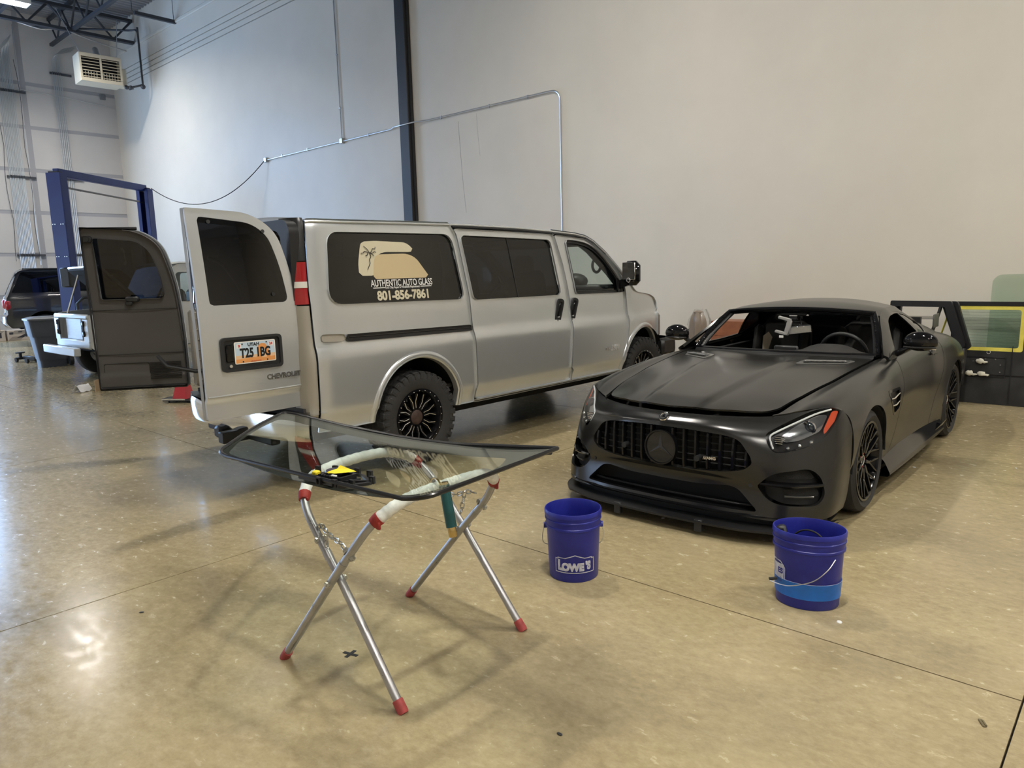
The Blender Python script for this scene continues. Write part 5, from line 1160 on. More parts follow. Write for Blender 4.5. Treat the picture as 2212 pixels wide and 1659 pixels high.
# bonnet vents: grey surround, dark mesh, fins
V, F = clip(BV, BF, sd(ab(BV), vent)); V, F = clip(V, F, V[:, 2] - .6); V = dome(V); V[:, 2] -= .014
for o in both('vent_mesh', V, F, M_MESH, 0, parent=hood): pass
V, F = clip(BV, BF, sd(ab(BV), vent) + .012); V, F = clip(V, F, .014 - sd(ab(V), vent)); V, F = clip(V, F, V[:, 2] - .6); V = dome(V); V[:, 2] += .004; both('vent_surround', V, F, M_GREYV, .02, parent=hood)
hz = lambda a, b: float(BV[np.argmin((BV[:, 0] - a) ** 2 + (BV[:, 1] - b) ** 2 + (BV[:, 2] < .6) * 9)][2])
for sg in (-1, 1):
    b = MB()
    for k in range(14): t = k / 13; a, bb = .385 + .235 * t, .405 + .165 * t; b.box((sg * a, bb + .03, hz(a, bb) + .010), (.010, .10, .006))
    b.build('vent_fin', M_GREYV, hood, smooth=False)
    a = np.linspace(0, 1, 9); b = MB(); b.tube([(sg * (.385 + .235 * t), .375 + .165 * t, hz(.385 + .235*t, .375 + .165*t) + .020) for t in a], .005, 6); b.build('vent_bar', M_SILVER, hood)
# front wings: behind the fascia line and the lamp, ahead of the door
DOORF = [(.985, 1.1), (.985, .90), (.93, .85), (.885, .78), (.835, .66), (.70, .42), (.56, .26), (.545, .1)]
DOORR = [(2.27, 1.1), (2.25, .92), (2.20, .86), (2.13, .70), (2.06, .556), (1.90, .36), (1.77, .262), (1.76, .1)]
fline = [(.588, -.712), (.72, -.625), (.865, -.47), (.925, -.395), (1.1, -.385)]
wingp = np.array(fline + [(1.1, 1.2), (.79, 1.2), (.79, .92), (.752, .78)] + [(a + .010, b) for a, b in seam[::-1][1:]])
V, F = clip(BV, BF, sd(ab(BV), wingp)); doorf = np.array([(-3, 1.3), (-3, -1)] + [(b, c) for b, c in DOORF[::-1]] + [(.985, 1.3)])
V, F = clip(V, F, sd(bc(V), doorf) - .003); V, F = clip(V, F, CARCH(V, 0, .366)); V, F = clip(V, F, V[:, 2] - .205)
sv = rpoly([(.36, .735), (.715, .715), (.745, .565), (.545, .545)], [.03, .02, .03, .05])
ventmask = lambda V: np.where(V[:, 0] > .8, sd(bc(V), sv), -1.)
V, F = clip(V, F, -ventmask(V)); wingL, wingR = both('front_wing', V, F, M_SATIN, .016)
V, F = clip(BV, BF, ventmask(BV)); V = V.copy(); V[:, 0] -= .022; both('side_vent_mesh', V, F, M_MESH, 0)
V, F = clip(BV, BF, ventmask(BV) + .008); V, F = clip(V, F, .010 - ventmask(V)); V = V.copy(); V[:, 0] += .002; both('side_vent_frame', V, F, M_GLBLACK, .014)
for sg in (-1, 1):
    for z0, dz in ((.672, -.02), (.615, -.015)):
        b = MB(); b.tube([(sg * (.935 + .004), .42 + (.67 - z0) * 1.7, z0), (sg * .944, .56 + (.67 - z0), z0 + dz * .4), (sg * .938, .715, z0 + dz * -.3)], .007, 8); b.build('side_vent_fin', M_CHROME, car)
# doors
doorp = np.array(DOORF + DOORR[::-1]); V, F = clip(BV, BF, sd(bc(BV), doorp) - .003); V, F = clip(V, F, V[:, 0] - .790); V, F = clip(V, F, V[:, 2] - .262)
dl, dr_ = both('door', V, F, M_SATIN, .016)
for sg, par in ((1, dl), (-1, dr_)):
    b = MB(); m = T(sg * .895, 1.93, .835) @ RZ(-sg * R(6)); b.sphere((0, 0, 0), .055, 18, 10, (.35, 1.1, .8), m); b.build('handle_cup', M_GLBLACK, par)
    b = MB(); b.box((sg * .022, 0, .006), (.014, .16, .026), m, .006); b.build('door_handle', M_SATIN, par)
# rear body
V, F = clip(BV, BF, sd(bc(BV), doorp) * -1 - .003); V, F = clip(V, F, V[:, 1] - 1.2); V, F = clip(V, F, CARCH(V, 2.63, .372)); V, F = clip(V, F, V[:, 2] - .205)
cab = np.array([(-.1, .6), (.775, .6), (.775, 2.2), (.60, 2.45), (.60, 3.05), (-.1, 3.1)]); V, F = clip(V, F, -np.where(V[:, 2] > .72, sd(ab(V), cab), -1.))
V, F = clip(V, F, np.where(V[:, 1] < 2.2, V[:, 0] - .780, 1.))
both('rear_wing_panel', V, F, M_SATIN, .016, centre=False)
# tail closing surface
G = car_body(150, 40)[-1]; b = MB(); b.grid([[(sg * p[0] * t, 3.48 + .06 * (1 - t ** 2), p[2] * t + .55 * (1 - t)) for p in G] for sg in (1,) for t in np.linspace(0, 1, 6)]); b.grid([[(-p[0] * t, 3.48 + .06 * (1 - t ** 2), p[2] * t + .55 * (1 - t)) for p in G] for t in np.linspace(0, 1, 6)]); b.build('tail_panel', M_SATIN, car)
# fascia with openings and lamps
GRL = rpoly([(-.1, .640), (.0, .640), (.22, .634), (.40, .618), (.475, .595), (.545, .50), (.553, .462), (.51, .424), (.40, .402), (.20, .390), (0, .386), (-.1, .386)], [0, 0, .1, .05, .05, .05, .05, .05, .1, .1, 0, 0])
LOW = rpoly([(-.1, .300), (0, .300), (.25, .300), (.42, .318), (.475, .305), (.60, .185), (-.1, .185)], [0, 0, .1, .05, .05, .03, 0])
SIN = rpoly([(.578, .335), (.655, .415), (.82, .440), (.868, .385), (.895, .28), (.873, .225), (.70, .235), (.63, .265)], [.02, .06, .06, .06, .06, .05, .06, .05])
LMP = rpoly([(.592, .632), (.612, .578), (.650, .530), (.705, .530), (.80, .556), (.862, .60), (.888, .69), (.893, .748), (.858, .768), (.775, .748), (.69, .701), (.628, .659)], [.02, .03, .03, .05, .08, .06, .06, .03, .03, .08, .08, .02])
nearf = lambda V, p: sd(ac(V), p)
V, F = FV, FF
for p in (GRL, LOW, SIN, LMP): V, F = clip(V, F, -nearf(V, p))
V, F = clip(V, F, CARCH(V, 0, .366)); fas = both('front_bumper', V, F, M_SATIN, .022, 38, centre=True)
# grille: dark recess, vertical bars, star badge
V, F = clip(FV, FF, nearf(FV, GRL) + .012); V = V.copy(); V[:, 1] += .075; both('grille_backing', V, F, M_MESH, 0, centre=True)
fb = lambda a, c: float(FV[np.argmin((FV[:, 0] - abs(a)) ** 2 + (FV[:, 2] - c) ** 2)][1])
from_ = lambda a: [c for c in np.linspace(.37, .66, 60) if sd(np.array([(abs(a), c)]), GRL)[0] > .004]
gr = tag(empty('grille'), None); gr.parent = car
for k in range(-7, 8):
    a = k * .0735 + (0 if k else 0); cs = from_(a)
    if not cs: continue
    c0, c1 = cs[0], cs[-1]
    if k == 0: segs = []
    elif abs(k) == 1: segs = [(c0, .43), (.575, c1)]
    else: segs = [(c0, c1)]
    for q0, q1 in segs:
        b = MB(); n = 8; b.grid([[(a + dx, fb(a, q0 + (q1 - q0) * i / n) + dy, q0 + (q1 - q0) * i / n) for dx, dy in ((-.010, .05), (-.010, .016), (-.006, .008), (.006, .008), (.010, .016), (.010, .05))] for i in range(n + 1)]); b.build('grille_bar', M_GLBLACK, gr)
for c in (.435, .475, .515, .555, .595):
    xs_ = [a for a in np.linspace(-.54, .54, 61) if sd(np.array([(abs(a), c)]), GRL)[0] > .002]; b = MB(); b.tube([(a, fb(a, c) + .045, c) for a in xs_], .0045, 5); b.build('grille_crossbar', M_BLACKPL, gr)
sb = T(0, -1.006, .503) @ RX(R(90)) @ RX(R(-3))
b = MB(); b.lathe([(.097, -.02), (.110, -.02), (.112, .0), (.108, .012), (.100, .012), (.096, .002)], 56, sb, closed=True); b.build('star_ring', M_GLBLACK, gr)
b = MB(); b.lathe([(0, .002), (.097, .002)], 48, sb); b.build('badge_plate', mat('badge_glass', (.010, .010, .011), .06, coat=.5), gr)
b = MB()
for k in range(3):
    q = R(90 + 120 * k); t = Vector((math.cos(q), math.sin(q), 0)); n_ = Vector((-t.y, t.x, 0)); b.add([tuple(t * .094 + Vector((0,0,.004))), tuple(n_ * .014 + t * .006 + Vector((0,0,.004))), (0, 0, .010), tuple(-n_ * .014 + t * .006 + Vector((0,0,.004)))], [(0, 1, 2), (0, 2, 3)], sb)
b.build('star', mat('dark_star', (.055, .055, .057), .25, .5), gr)
for x, z in ((.235, .462), (-.275, .475)):
    b = MB(); b.cyl((x, fb(x, z) - .002, z), (x, fb(x, z) + .05, z), .018, n=18); b.build('parking_sensor', M_BLACKPL, gr)
q = frame((.315, fb(.315, .474) - .003, .474), (.97, .20, 0), (0, -.05, 1), (.2, -.97, 0)); text('performance_badge', '///AMG', .024, M_SILVER, gr, q, .003, .0008, sx=1.05)
b = MB(); m = frame((0, -.967, .690), (1, 0, 0), (0, .74, .67), (0, -.67, .74)); b.lathe([(0, .004), (.020, .004), (.022, .007), (.031, .006), (.034, .0)], 30, m); b.build('nose_badge', M_CHROME, fas)
b = MB()
for k in range(3):
    q = R(90 + 120 * k); t = Vector((math.cos(q), math.sin(q), 0)); n_ = Vector((-t.y, t.x, 0)); b.add([tuple(t * .021 + Vector((0,0,.0075))), tuple(n_ * .004 + Vector((0,0,.0075))), tuple(-n_ * .004 + Vector((0,0,.0075)))], [(0, 1, 2)], m)
b.torus((0, 0, .007), .026, .0025, 24, 5, m); b.build('nose_badge_star', M_GLBLACK, fas)
# lower intake and side intakes
V, F = clip(FV, FF, nearf(FV, LOW) + .012); V = V.copy(); V[:, 1] += .16; both('intake_backing', V, F, M_VOID, 0, centre=True)
b = MB()
for c in (.205, ): b.tube([(a, fb(a, c) + .05, c) for a in np.linspace(-.55, .55, 31)], .006, 6)
b.build('intake_bar', M_BLACKPL, car)
V, F = clip(FV, FF, nearf(FV, SIN) + .012); V = V.copy(); V[:, 1] += .085; V[:, 0] -= .01; both('side_intake_backing', V, F, M_BLACKPL, 0)
for sg in (-1, 1):
    for pl in (rpoly([(.66, .40), (.69, .425), (.80, .418), (.835, .365), (.66, .375)], .02), rpoly([(.69, .31), (.84, .325), (.86, .27), (.80, .255), (.71, .285)], .02)):
        V, F = clip(FV, FF, nearf(FV, pl)); V = V.copy(); V[:, 1] += .062; V[:, 0] *= sg; skin('side_intake_mesh', V, F, M_MESH, car, 0)
    b = MB(); A = np.linspace(.60, .885, 14); b.grid([[(sg * a, fb(a, .345) + dy - .004, .350 + dz - (a - .6) * .05) for dy, dz in ((.07, .006), (.0, .008), (-.006, .0), (.0, -.008), (.07, -.008))] for a in A]); b.build('intake_flap', M_GLBLACK, car)
    b = MB(); b.tube([(sg * a, fb(a, .265) + .055, .275 - (a - .7) * .06) for a in np.linspace(.71, .84, 6)], .006, 6); b.build('lower_flap', M_GREYV, car)
    for a, c, m_ in ((.90, .36, 1), (.545, .335, 1)):
        p = Vector((sg * a, fb(a, c), c)); nrm = Vector((sg * (.85 if a > .8 else .3), -.6, 0)).normalized(); b = MB(); b.cyl(p - nrm * .004, p + nrm * .003, .013, n=18); b.build('parking_sensor', M_BLACKPL, car)
# splitter and lip
A = np.linspace(-.90, .90, 61)
def lipb(a): return np.interp(abs(a), [0, .30, .53, .76, .86, .91], [-1.0, -.99, -.965, -.885, -.77, -.62])
b = MB(); b.grid([[(a, lipb(a) + dy, z) for a in A] for dy, z in ((.10, .185), (.02, .178), (.0, .168), (-.012, .160), (-.004, .150), (.10, .145))]); b.build('bumper_lip', M_GLBLACK, car)
b = MB(); b.grid([[(a * 1.0, lipb(a) - .055 + dy, z) for a in A] for dy, z in ((.25, .108), (.03, .096), (.0, .088), (.0, .076), (.25, .070))]); b.build('splitter', M_TRIMB, car)
b = MB(); b.grid([[(a * .98, lipb(a) + dy, z) for a in A] for dy, z in ((.03, .165), (.05, .10), (.06, .045), (.12, .022), (.3, .02))])
b.build('splitter_underside', M_BLACKPL, car)
for a in (-.30, .27):
    b = MB(); b.box((a, lipb(a) - .035, .060), (.05, .03, .075), bev=.004); b.build('splitter_bracket', M_BLACKPL, car)
# headlamps
for sg in (1, -1):
    hl = empty('headlamp'); hl.parent = car
    def lp(poly, name, m, dy, grow=0., rim=0, neg=None):
        V, F = clip(FV, FF, nearf(FV, poly) + grow)
        if neg is not None: V, F = clip(V, F, -nearf(V, neg[0]) - neg[1])
        V = V.copy(); V[:, 1] += dy; V[:, 0] -= dy * .35; V[:, 0] *= sg; return skin(name, V, F if sg > 0 else [q[::-1] for q in F], m, hl, rim)
    lp(LMP, 'lens', M_LENS, .001); lp(LMP, 'housing', M_HOUSE, .055, .006); lp(LMP, 'lamp_rim', M_GLBLACK, .0, .003, .03, (LMP, .008))
    inn = rpoly([(.665, .605), (.69, .575), (.76, .585), (.835, .628), (.845, .715), (.80, .712), (.72, .66)], .02)
    V_ = lp(inn, 'reflector', M_REFL, .042); lp(inn, 'reflector_ring', M_DRL, .032, .004, .008, (inn, .005))
    sm = rpoly([(.742, .612), (.79, .617), (.815, .65), (.805, .685), (.765, .672), (.735, .64)], .02)
    pc = (.785, .648); b = MB(); b.sphere((sg * .765, fb(.785, .648) + .055, .648), .036, 18, 12); b.build('projector', thinglass('projector_glass', (.5, .55, .6)) if sg > 0 else bpy.data.materials['projector_glass'], hl)
    b = MB(); b.lathe([(.036, -.01), (.042, .0), (.038, .012)], 24, T(sg * .765, fb(.785, .648) + .045, .648) @ RX(R(90))); b.build('projector_ring', M_CHROME, hl)
    g = [(.610, .628), (.632, .612), (.672, .548), (.686, .540)]; L = [(.612, .632), (.66, .660), (.74, .705), (.84, .745)]
    b = MB(); b.tube([(sg * a, fb(a, c) + .020, c) for a, c in crom([(.640, .548), (.622, .585), (.614, .618), (.640, .640), (.70, .676), (.78, .722), (.845, .745)], 24)], .0055, 7); b.build('light_guide', M_DRL, hl)
    am = rpoly([(.855, .735), (.880, .735), (.878, .68), (.852, .612), (.845, .64)], .01); lp(am, 'amber_reflector', M_AMBER, .018, 0, .006)
    for k, (a, c) in enumerate(((.705, .548), (.755, .560), (.800, .577))):
        b = MB(); b.sphere((sg * a, fb(a, c) + .028, c), .012, 10, 7); b.build('led', M_REFL, hl)
    b = MB()
    for k in range(4): b.box((sg * (.655 + .002 * k), fb(.655, .60) + .03, .575 + k * .012), (.05, .03, .004))
    b.build('lamp_fin', M_CHROME, hl)
# ---- greenhouse
RV, RF = gridmesh(car_roof(nb=80, na=30)); V, F = clip(RV, RF, np.maximum(1.98 - RV[:, 1], RV[:, 0] / mono(RV[:, 1], RAIL_B, np.array(RAIL))[:, 0] - .80))
V = V.copy(); both('roof', V, F, M_SATIN, .02, 40, centre=True)
V, F = clip(RV, RF, np.minimum(RV[:, 1] - 2.0, .79 - RV[:, 0] / mono(RV[:, 1], RAIL_B, np.array(RAIL))[:, 0])); both('rear_window', V, F, M_TINT, 0, centre=True)
GV, GF = gridmesh(car_side(nb=130, nz=34)); WIN = rpoly([(1.0, .915), (1.06, .99), (1.17, 1.058), (1.345, 1.145), (1.5, 1.182), (1.78, 1.190), (2.06, 1.158), (2.26, 1.05), (2.20, .98), (2.05, .930), (1.6, .91), (1.2, .905)], [.02, .03, .05, .08, .08, .1, .08, .04, .04, .04, .05, .05])
V, F = clip(GV, GF, -sd(bc(GV), WIN)); both('pillar', V, F, M_SATIN, .02)
V, F = clip(GV, GF, sd(bc(GV), WIN) + .004); V, F = clip(V, F, .014 - sd(bc(V), WIN)); V = V.copy(); V[:, 0] -= .002; both('window_trim', V, F, M_GLBLACK, .01)
qd = lambda V: V[:, 1] - (1.86 + (1.16 - V[:, 2]) * .62)
V, F = clip(GV, GF, sd(bc(GV), WIN) - .012); V = V.copy(); V[:, 0] -= .008; Vq, Fq = clip(V, F, qd(V) - .012); both('quarter_window', Vq, Fq, M_TINT, 0)
V2, F2 = clip(GV, GF, sd(bc(GV), WIN) - .010); V2, F2 = clip(V2, F2, .012 - np.abs(qd(V2))); V2 = V2.copy(); V2[:, 0] -= .003; both('b_pillar_trim', V2, F2, M_GLBLACK, .01)
# windscreen surround, left empty: black bonding frame
def wsf(t, u):  # t 0..1 up the pillar, u -1..1 across
    e = 1 - u * u; base = Vector((.738 * u, .93 - .20 * e, .905 + .012 * e)); top = Vector((.600 * u, 1.30 - .075 * e, 1.198 + .036 * e)); p = base.lerp(top, t); p.x *= 1 + .05 * t * (1 - t) ; p.z += .018 * t * (1 - t) * 4 * .5; return p
b = MB(); U = np.linspace(-1, 1, 31); Tn = np.linspace(0, 1, 15)
loop = [wsf(0, u) for u in U] + [wsf(t, 1) for t in Tn[1:]] + [wsf(1, u) for u in U[::-1][1:]] + [wsf(t, -1) for t in Tn[::-1][1:-1]]
b.tube(loop, .020, 8, closed=True); b.build('windscreen_frame', M_GLBLACK, car)
b = MB(); lp2 = [p + Vector((0, .02, -.012)) for p in loop]; lp2 = [Vector((p.x * .955, p.y, p.z)) for p in lp2]; b.tube(lp2, .016, 8, closed=True); b.build('bonding_bead', M_TRIMB, car)
b = MB()
for i in range(22):
    t = i / 21; p = wsf(t, 1); b.sphere((p.x - .012 + RNG.normal(0, .003), p.y - .012, p.z + RNG.normal(0, .003)), .009, 7, 5); b.sphere((-p.x + .012, p.y - .012, p.z + RNG.normal(0, .003)), .009, 7, 5)
b.build('urethane_lumps', M_GLBLACK, car)
b = MB(); b.grid([[wsf(0, u) + Vector((0, dy, dz)) for u in np.linspace(-.97, .97, 31)] for dy, dz in ((-.055, -.018), (-.03, .004), (.0, .008), (.03, -.02))]); b.build('cowl', M_TRIMB, car)
# ---- cabin
b = MB(); b.box((0, 1.6, .30), (1.55, 1.9, .06)); b.box((0, 2.42, .70), (1.40, .06, .8)); b.box((.74, 1.6, .55), (.05, 1.6, .62)); b.box((-.74, 1.6, .55), (.05, 1.6, .62)); b.box((0, .95, .55), (1.5, .06, .55)); b.build('cabin_lining', M_VOID, car)
b = MB(); rows = []
for u in np.linspace(-1, 1, 25):
    e = 1 - u * u; hb = .065 * math.exp(-((u - .54) / .26) ** 4); rows.append([(.70 * u, .80 - .16 * e + dy, .885 + .015 * e + dz + hb * k) for dy, dz, k in ((0, 0, 0), (.14, .012, .4), (.28, .018, 1.0), (.36, .0, .8), (.40, -.06, .0), (.38, -.3, 0))])
b.grid(rows); b.build('dashboard', M_LEATHER, car)
b = MB(); b.box((.0, 1.06, .905), (.20, .03, .07), bev=.012); b.build('centre_screen', M_BLACKPL, car)
b = MB(); mw = T(.38, 1.30, .87) @ RX(R(-68)); b.torus((0, 0, 0), .178, .017, 36, 10, mw); b.box((0, 0, -.01), (.16, .10, .05), mw, .02); b.box((0, 0, -.01), (.34, .03, .02), mw, .006); b.cyl(mw @ Vector((0, 0, 0)), mw @ Vector((0, 0, .25)), .03); b.build('steering_wheel', M_BLACKPL, car)
for sg in (-1, 1):
    b = MB(); b.box((0, 0, 0), (.46, .16, .62), T(sg * .38, 2.02, .78) @ RX(R(-14)), .07); b.box((0, 0, 0), (.28, .12, .20), T(sg * .38, 2.12, 1.06) @ RX(R(-14)), .05); b.box((sg * .38, 1.72, .48), (.48, .52, .16), bev=.06)
    for q in (-1, 1): b.box((0, 0, 0), (.08, .18, .46), T(sg * .38 + q * .22, 1.97, .80) @ RX(R(-14)), .035)
    b.build('bucket_seat', M_LEATHER, car)
b = MB(); b.add([(-.52, 1.86, .76), (-.47, 1.85, .76), (-.44, 1.90, .92), (-.485, 1.92, .97), (-.53, 1.90, .93)], [(0, 1, 2, 3, 4)]); b.build('seat_belt', M_TANB, car)
b = MB(); b.box((-.02, 1.30, 1.185), (.22, .10, .03), bev=.01); b.box((-.02, 1.27, 1.15), (.07, .05, .03), bev=.006); b.tube([(.03, 1.28, 1.15), (.045, 1.27, 1.10), (.02, 1.29, 1.06)], .005, 6); b.build('mirror_wiring', M_BLACKPL, car)
b = MB(); b.box((-.02, 1.262, 1.172), (.07, .02, .016), bev=.004); b.box((-.03, 1.262, 1.145), (.06, .02, .012), bev=.004); b.box((.09, 1.27, 1.178), (.03, .02, .012), M=RY(0)); b.build('roof_connector', M_CHROME, car)
b = MB(); m = T(.03, 1.24, 1.055) @ RZ(R(8)) @ RY(R(-8)); b.box((0, 0, 0), (.215, .03, .075), m, .028); b.build('rear_view_mirror', M_BLACKPL, car)
b = MB(); b.box((.01, -.017, .0), (.19, .004, .058), m, .002); b.build('mirror_glass', mat('mirror_grey', (.55, .57, .60), .06, .9), car)
b = MB(); m2 = T(-.06, 1.20, 1.10) @ RY(R(14)); b.box((-.02, 0, .045), (.11, .03, .024), m2, .004); b.box((.025, 0, -.02), (.04, .03, .13), m2, .006); b.box((-.02, 0, -.075), (.10, .035, .022), m2, .004); b.build('mirror_bracket', mat('bracket_grey', (.36, .36, .35), .6), car)
b = MB(); b.box((-.09, 1.185, 1.0), (.035, .004, .02)); b.build('paper_label', M_WHITE, car)
# ---- wing mirrors
for sg in (1, -1):
    b = MB(); b.sphere((sg * .985, 1.045, 1.012), .10, 24, 14, (1.16, .60, .78)); 
    VV = [(x, y if y < 1.07 else 1.07 + (y - 1.07) * .1, z if z > .985 else .985 + (z - .985) * .80) for x, y, z in b.v]; b.v = VV
    b.build('wing_mirror', M_GLBLACK, car); b = MB(); b.box((sg * .985, 1.085, 1.0), (.19, .006, .095), bev=.003); b.build('mirror_glass', M_CHROME, car)
    b = MB(); b.tube([(sg * .80, 1.07, .905), (sg * .85, 1.06, .93), (sg * .91, 1.05, .965)], [.026, .022, .018], 10); b.build('mirror_stalk', M_GLBLACK, car)
    b = MB(); b.tube([(sg * (.985 + x), 1.045 - .060 * math.sqrt(max(0, 1 - (x / .118) ** 2)), .975) for x in np.linspace(-.105, .105, 14)], .006, 6); b.build('mirror_trim', M_TRIMB, car)
# ---- skirts, wells, underbody, wing, wheels
for sg in (1, -1):
    b = MB(); B_ = np.linspace(.42, 2.20, 24); b.grid([[(sg * (x + .012 * math.sin(PI * i / 23)), bb, z + .02 * math.sin(PI * i / 23) * (z > .2)) for x, z in ((.90, .275), (.935, .235), (.968, .165), (.972, .150), (.958, .135), (.86, .13))] for i, bb in enumerate(B_)], flip=sg < 0); b.build('side_skirt', M_GLBLACK, car)
    b = MB(); b.add([(sg * .95, 1.65, .16), (sg * .95, 2.22, .16), (sg * .985, 2.24, .235), (sg * .965, 1.95, .20)], [(0, 1, 2, 3)]); b.build('skirt_fin', M_GLBLACK, car)
    for c, r_ in ((0., .37), (2.63, .378)):
        n = 24; b = MB(); b.grid([[(sg * x, c + r_ * math.cos(PI * i / n + 0), .335 + r_ * math.sin(PI * i / n)) for x in (.55, .945)] for i in range(n + 1)]); b.grid([[(sg * .60, c + q * math.cos(PI * i / n), .30 + q * math.sin(PI * i / n)) for q in (0, r_)] for i in range(n + 1)]); b.build('wheel_well', M_VOID, car)
    m = T(sg * (.945 - .132), 0, .336) @ RY(R(90 * sg)); wheel(car, m, .334, .264, .256, 'gt')
    m = T(sg * (.955 - .147), 2.63, .343) @ RY(R(90 * sg)); wheel(car, m, .342, .294, .268, 'gt')
b = MB(); b.box((0, 1.3, .17), (1.5, 4.0, .08)); b.box((0, -.45, .35), (1.2, .8, .3)); b.box((0, 3.0, .4), (1.3, .8, .4)); b.build('underbody', M_VOID, car)
b = MB(); b.grid([[(x, 3.05 + dy - .06 * (1 - (x / .72) ** 2), 1.045 + dz) for dy, dz in ((-.12, 0), (-.03, .012), (.10, .018), (.10, .006), (-.03, -.004), (-.12, 0))] for x in np.linspace(-.70, .70, 25)])
b.build('rear_spoiler', M_GLBLACK, car)
b = MB()
for sg in (1, -1): b.box((sg * .70, 3.06, 1.025), (.012, .22, .13), bev=.005)
b.build('spoiler_end_plate', M_GREYV, car)
b = MB()
for sg in (1, -1): b.beam((sg * .42, 3.08, .90), (sg * .42, 3.02, 1.04), .02, .12)
b.build('spoiler_stay', M_GLBLACK, car)
# ================================================================= FOLDING STAND, GLASS, BUCKETS
M_ZINC = mat('zinc_tube', (.42, .42, .43), .36, .85, var=.12, vscale=14, rvar=.1); M_TAPE = mat('white_tape', (.74, .74, .72), .65, var=.12, vscale=22, bump=.3, bscale=40); M_RTAPE = mat('red_tape', (.32, .030, .024), .6, var=.25, vscale=30)
M_REDCAP = mat('red_foot_cap', (.42, .07, .07), .55, var=.25, vscale=25); M_LINK = mat('steel_chain', (.55, .54, .50), .28, .95); M_BOLT = mat('zinc_bolt', (.50, .49, .45), .35, .9)
st = empty('folding_glass_stand', (-2.35, 1.86, 0), 0, 'grey tubular folding stand with white taped bars and red feet under the windscreen', 'work stand')
so = Vector(st.location)
fA = [(-2.671, 1.447, 0.0), (-2.335, 1.485, .418), (-2.215, 1.505, .571), (-2.130, 1.528, .680), (-2.085, 1.570, .735), (-2.066, 1.64, .768), (-2.058, 1.74, .783), (-2.052, 1.86, .786), (-2.052, 1.98, .786), (-2.062, 2.08, .775), (-2.085, 2.155, .740), (-2.135, 2.20, .680), (-2.215, 2.222, .580), (-2.365, 2.222, .418), (-2.719, 2.176, .0)]
fB = [(-1.970, 1.521, 0.0), (-2.330, 1.527, .418), (-2.457, 1.527, .560), (-2.540, 1.530, .655), (-2.595, 1.555, .718), (-2.645, 1.62, .762), (-2.672, 1.72, .780), (-2.688, 1.84, .786), (-2.694, 1.97, .786), (-2.690, 2.08, .775), (-2.668, 2.17, .742), (-2.620, 2.225, .680), (-2.545, 2.25, .590), (-2.395, 2.262, .418), (-2.034, 2.268, .0)]
def frame_tube(P, name, dy):
    P = [Vector((p[0], p[1], p[2] - .009 * min(1, max(0, (p[2] - .4) / .3)))) - so for p in P]
    for p in P: p.y += 0
    C = crom([tuple(p) for p in P], 120); C = [Vector(c) for c in C]
    # straight legs: replace the spline in the straight stretches
    k = len(C); i0 = next(i for i in range(k) if C[i].z > .40); i1 = next(i for i in range(k - 1, -1, -1) if C[i].z > .40)
    C = [P[0]] + C[i0:i1 + 1] + [P[-1]]
    f = empty(name, (0, 0, 0)); f.parent = st
    foot = lambda a, b_: [a + (b_ - a).normalized() * .016, b_]
    b = MB(); b.tube(C, .0165, 14); b.build('tube', M_ZINC, f)
    ft = [c for c in C if c.z > .705]; b = MB(); rr = [.0235 + .0012 * ((i * 7) % 3 - 1) for i in range(len(ft))]; b.tube(ft, rr, 14); b.build('padding_tape', M_TAPE, f)
    for e in (0, -1):
        c = ft[e]; nxt = ft[1] if e == 0 else ft[-2]; d = (c - nxt).normalized(); b = MB(); b.tube([c + d * .028, c + d * .01, c - d * .008], [.0215, .0255, .027], 12); b.box(tuple(c + d * .012 + Vector((.02, -.004, -.012))), (.02, .012, .03), None, .003); b.build('red_tape_band', M_RTAPE, f)
    for a, bb in ((C[0], C[1]), (C[-1], C[-2])):
        d = (bb - a).normalized(); b = MB(); b.tube([a + d * -.004, a + d * .004, a + d * .05], [.019, .0212, .0208], 14); b.build('foot_cap', M_REDCAP, f)
    # joint where the bent top slides into the leg
    for zz in (.50, .50):
        pass
    for side in (0, 1):
        seq = C if side == 0 else C[::-1]; c = next(p for p in seq if p.z > .505); d = (seq[3] - seq[0]).normalized()
        b = MB(); b.tube([c - d * .03, c + d * .004], [.0182, .0182], 14); b.build('sleeve', M_ZINC, f)
    return f, C
frA, CA = frame_tube(fA, 'leg_frame', 0); frB, CB = frame_tube(fB, 'leg_frame', .0)
def bolt(p, d, L, name='pivot_bolt', par=None):
    p = Vector(p) - so; d = Vector(d).normalized(); b = MB(); b.cyl(p - d * L, p + d * L, .0055, n=10)
    for s in (-1, 1): b.cyl(p + d * s * (L - .004), p + d * s * (L - .016), .0125, n=6); b.cyl(p + d * s * (L - .016), p + d * s * (L - .019), .016, n=14)
    b.build(name, M_BOLT, par or st)
bolt((-2.333, 1.506, .418), (-.05, 1, 0), .052); bolt((-2.38, 2.242, .418), (0, 1, 0), .052)
bolt((-2.27, 1.497, .50), (-.6, .1, -.8), .0) if False else None
for p, f_ in (((-2.225, 1.503, .556), 0), ((-2.225, 2.222, .565), 0)):
    bolt(p, (.76, .1, -.6), .030, 'joint_bolt')
for p in ((-2.455, 1.528, .556), (-2.53, 2.25, .575)): bolt(p, (.1, 1, .1), .026, 'joint_bolt')
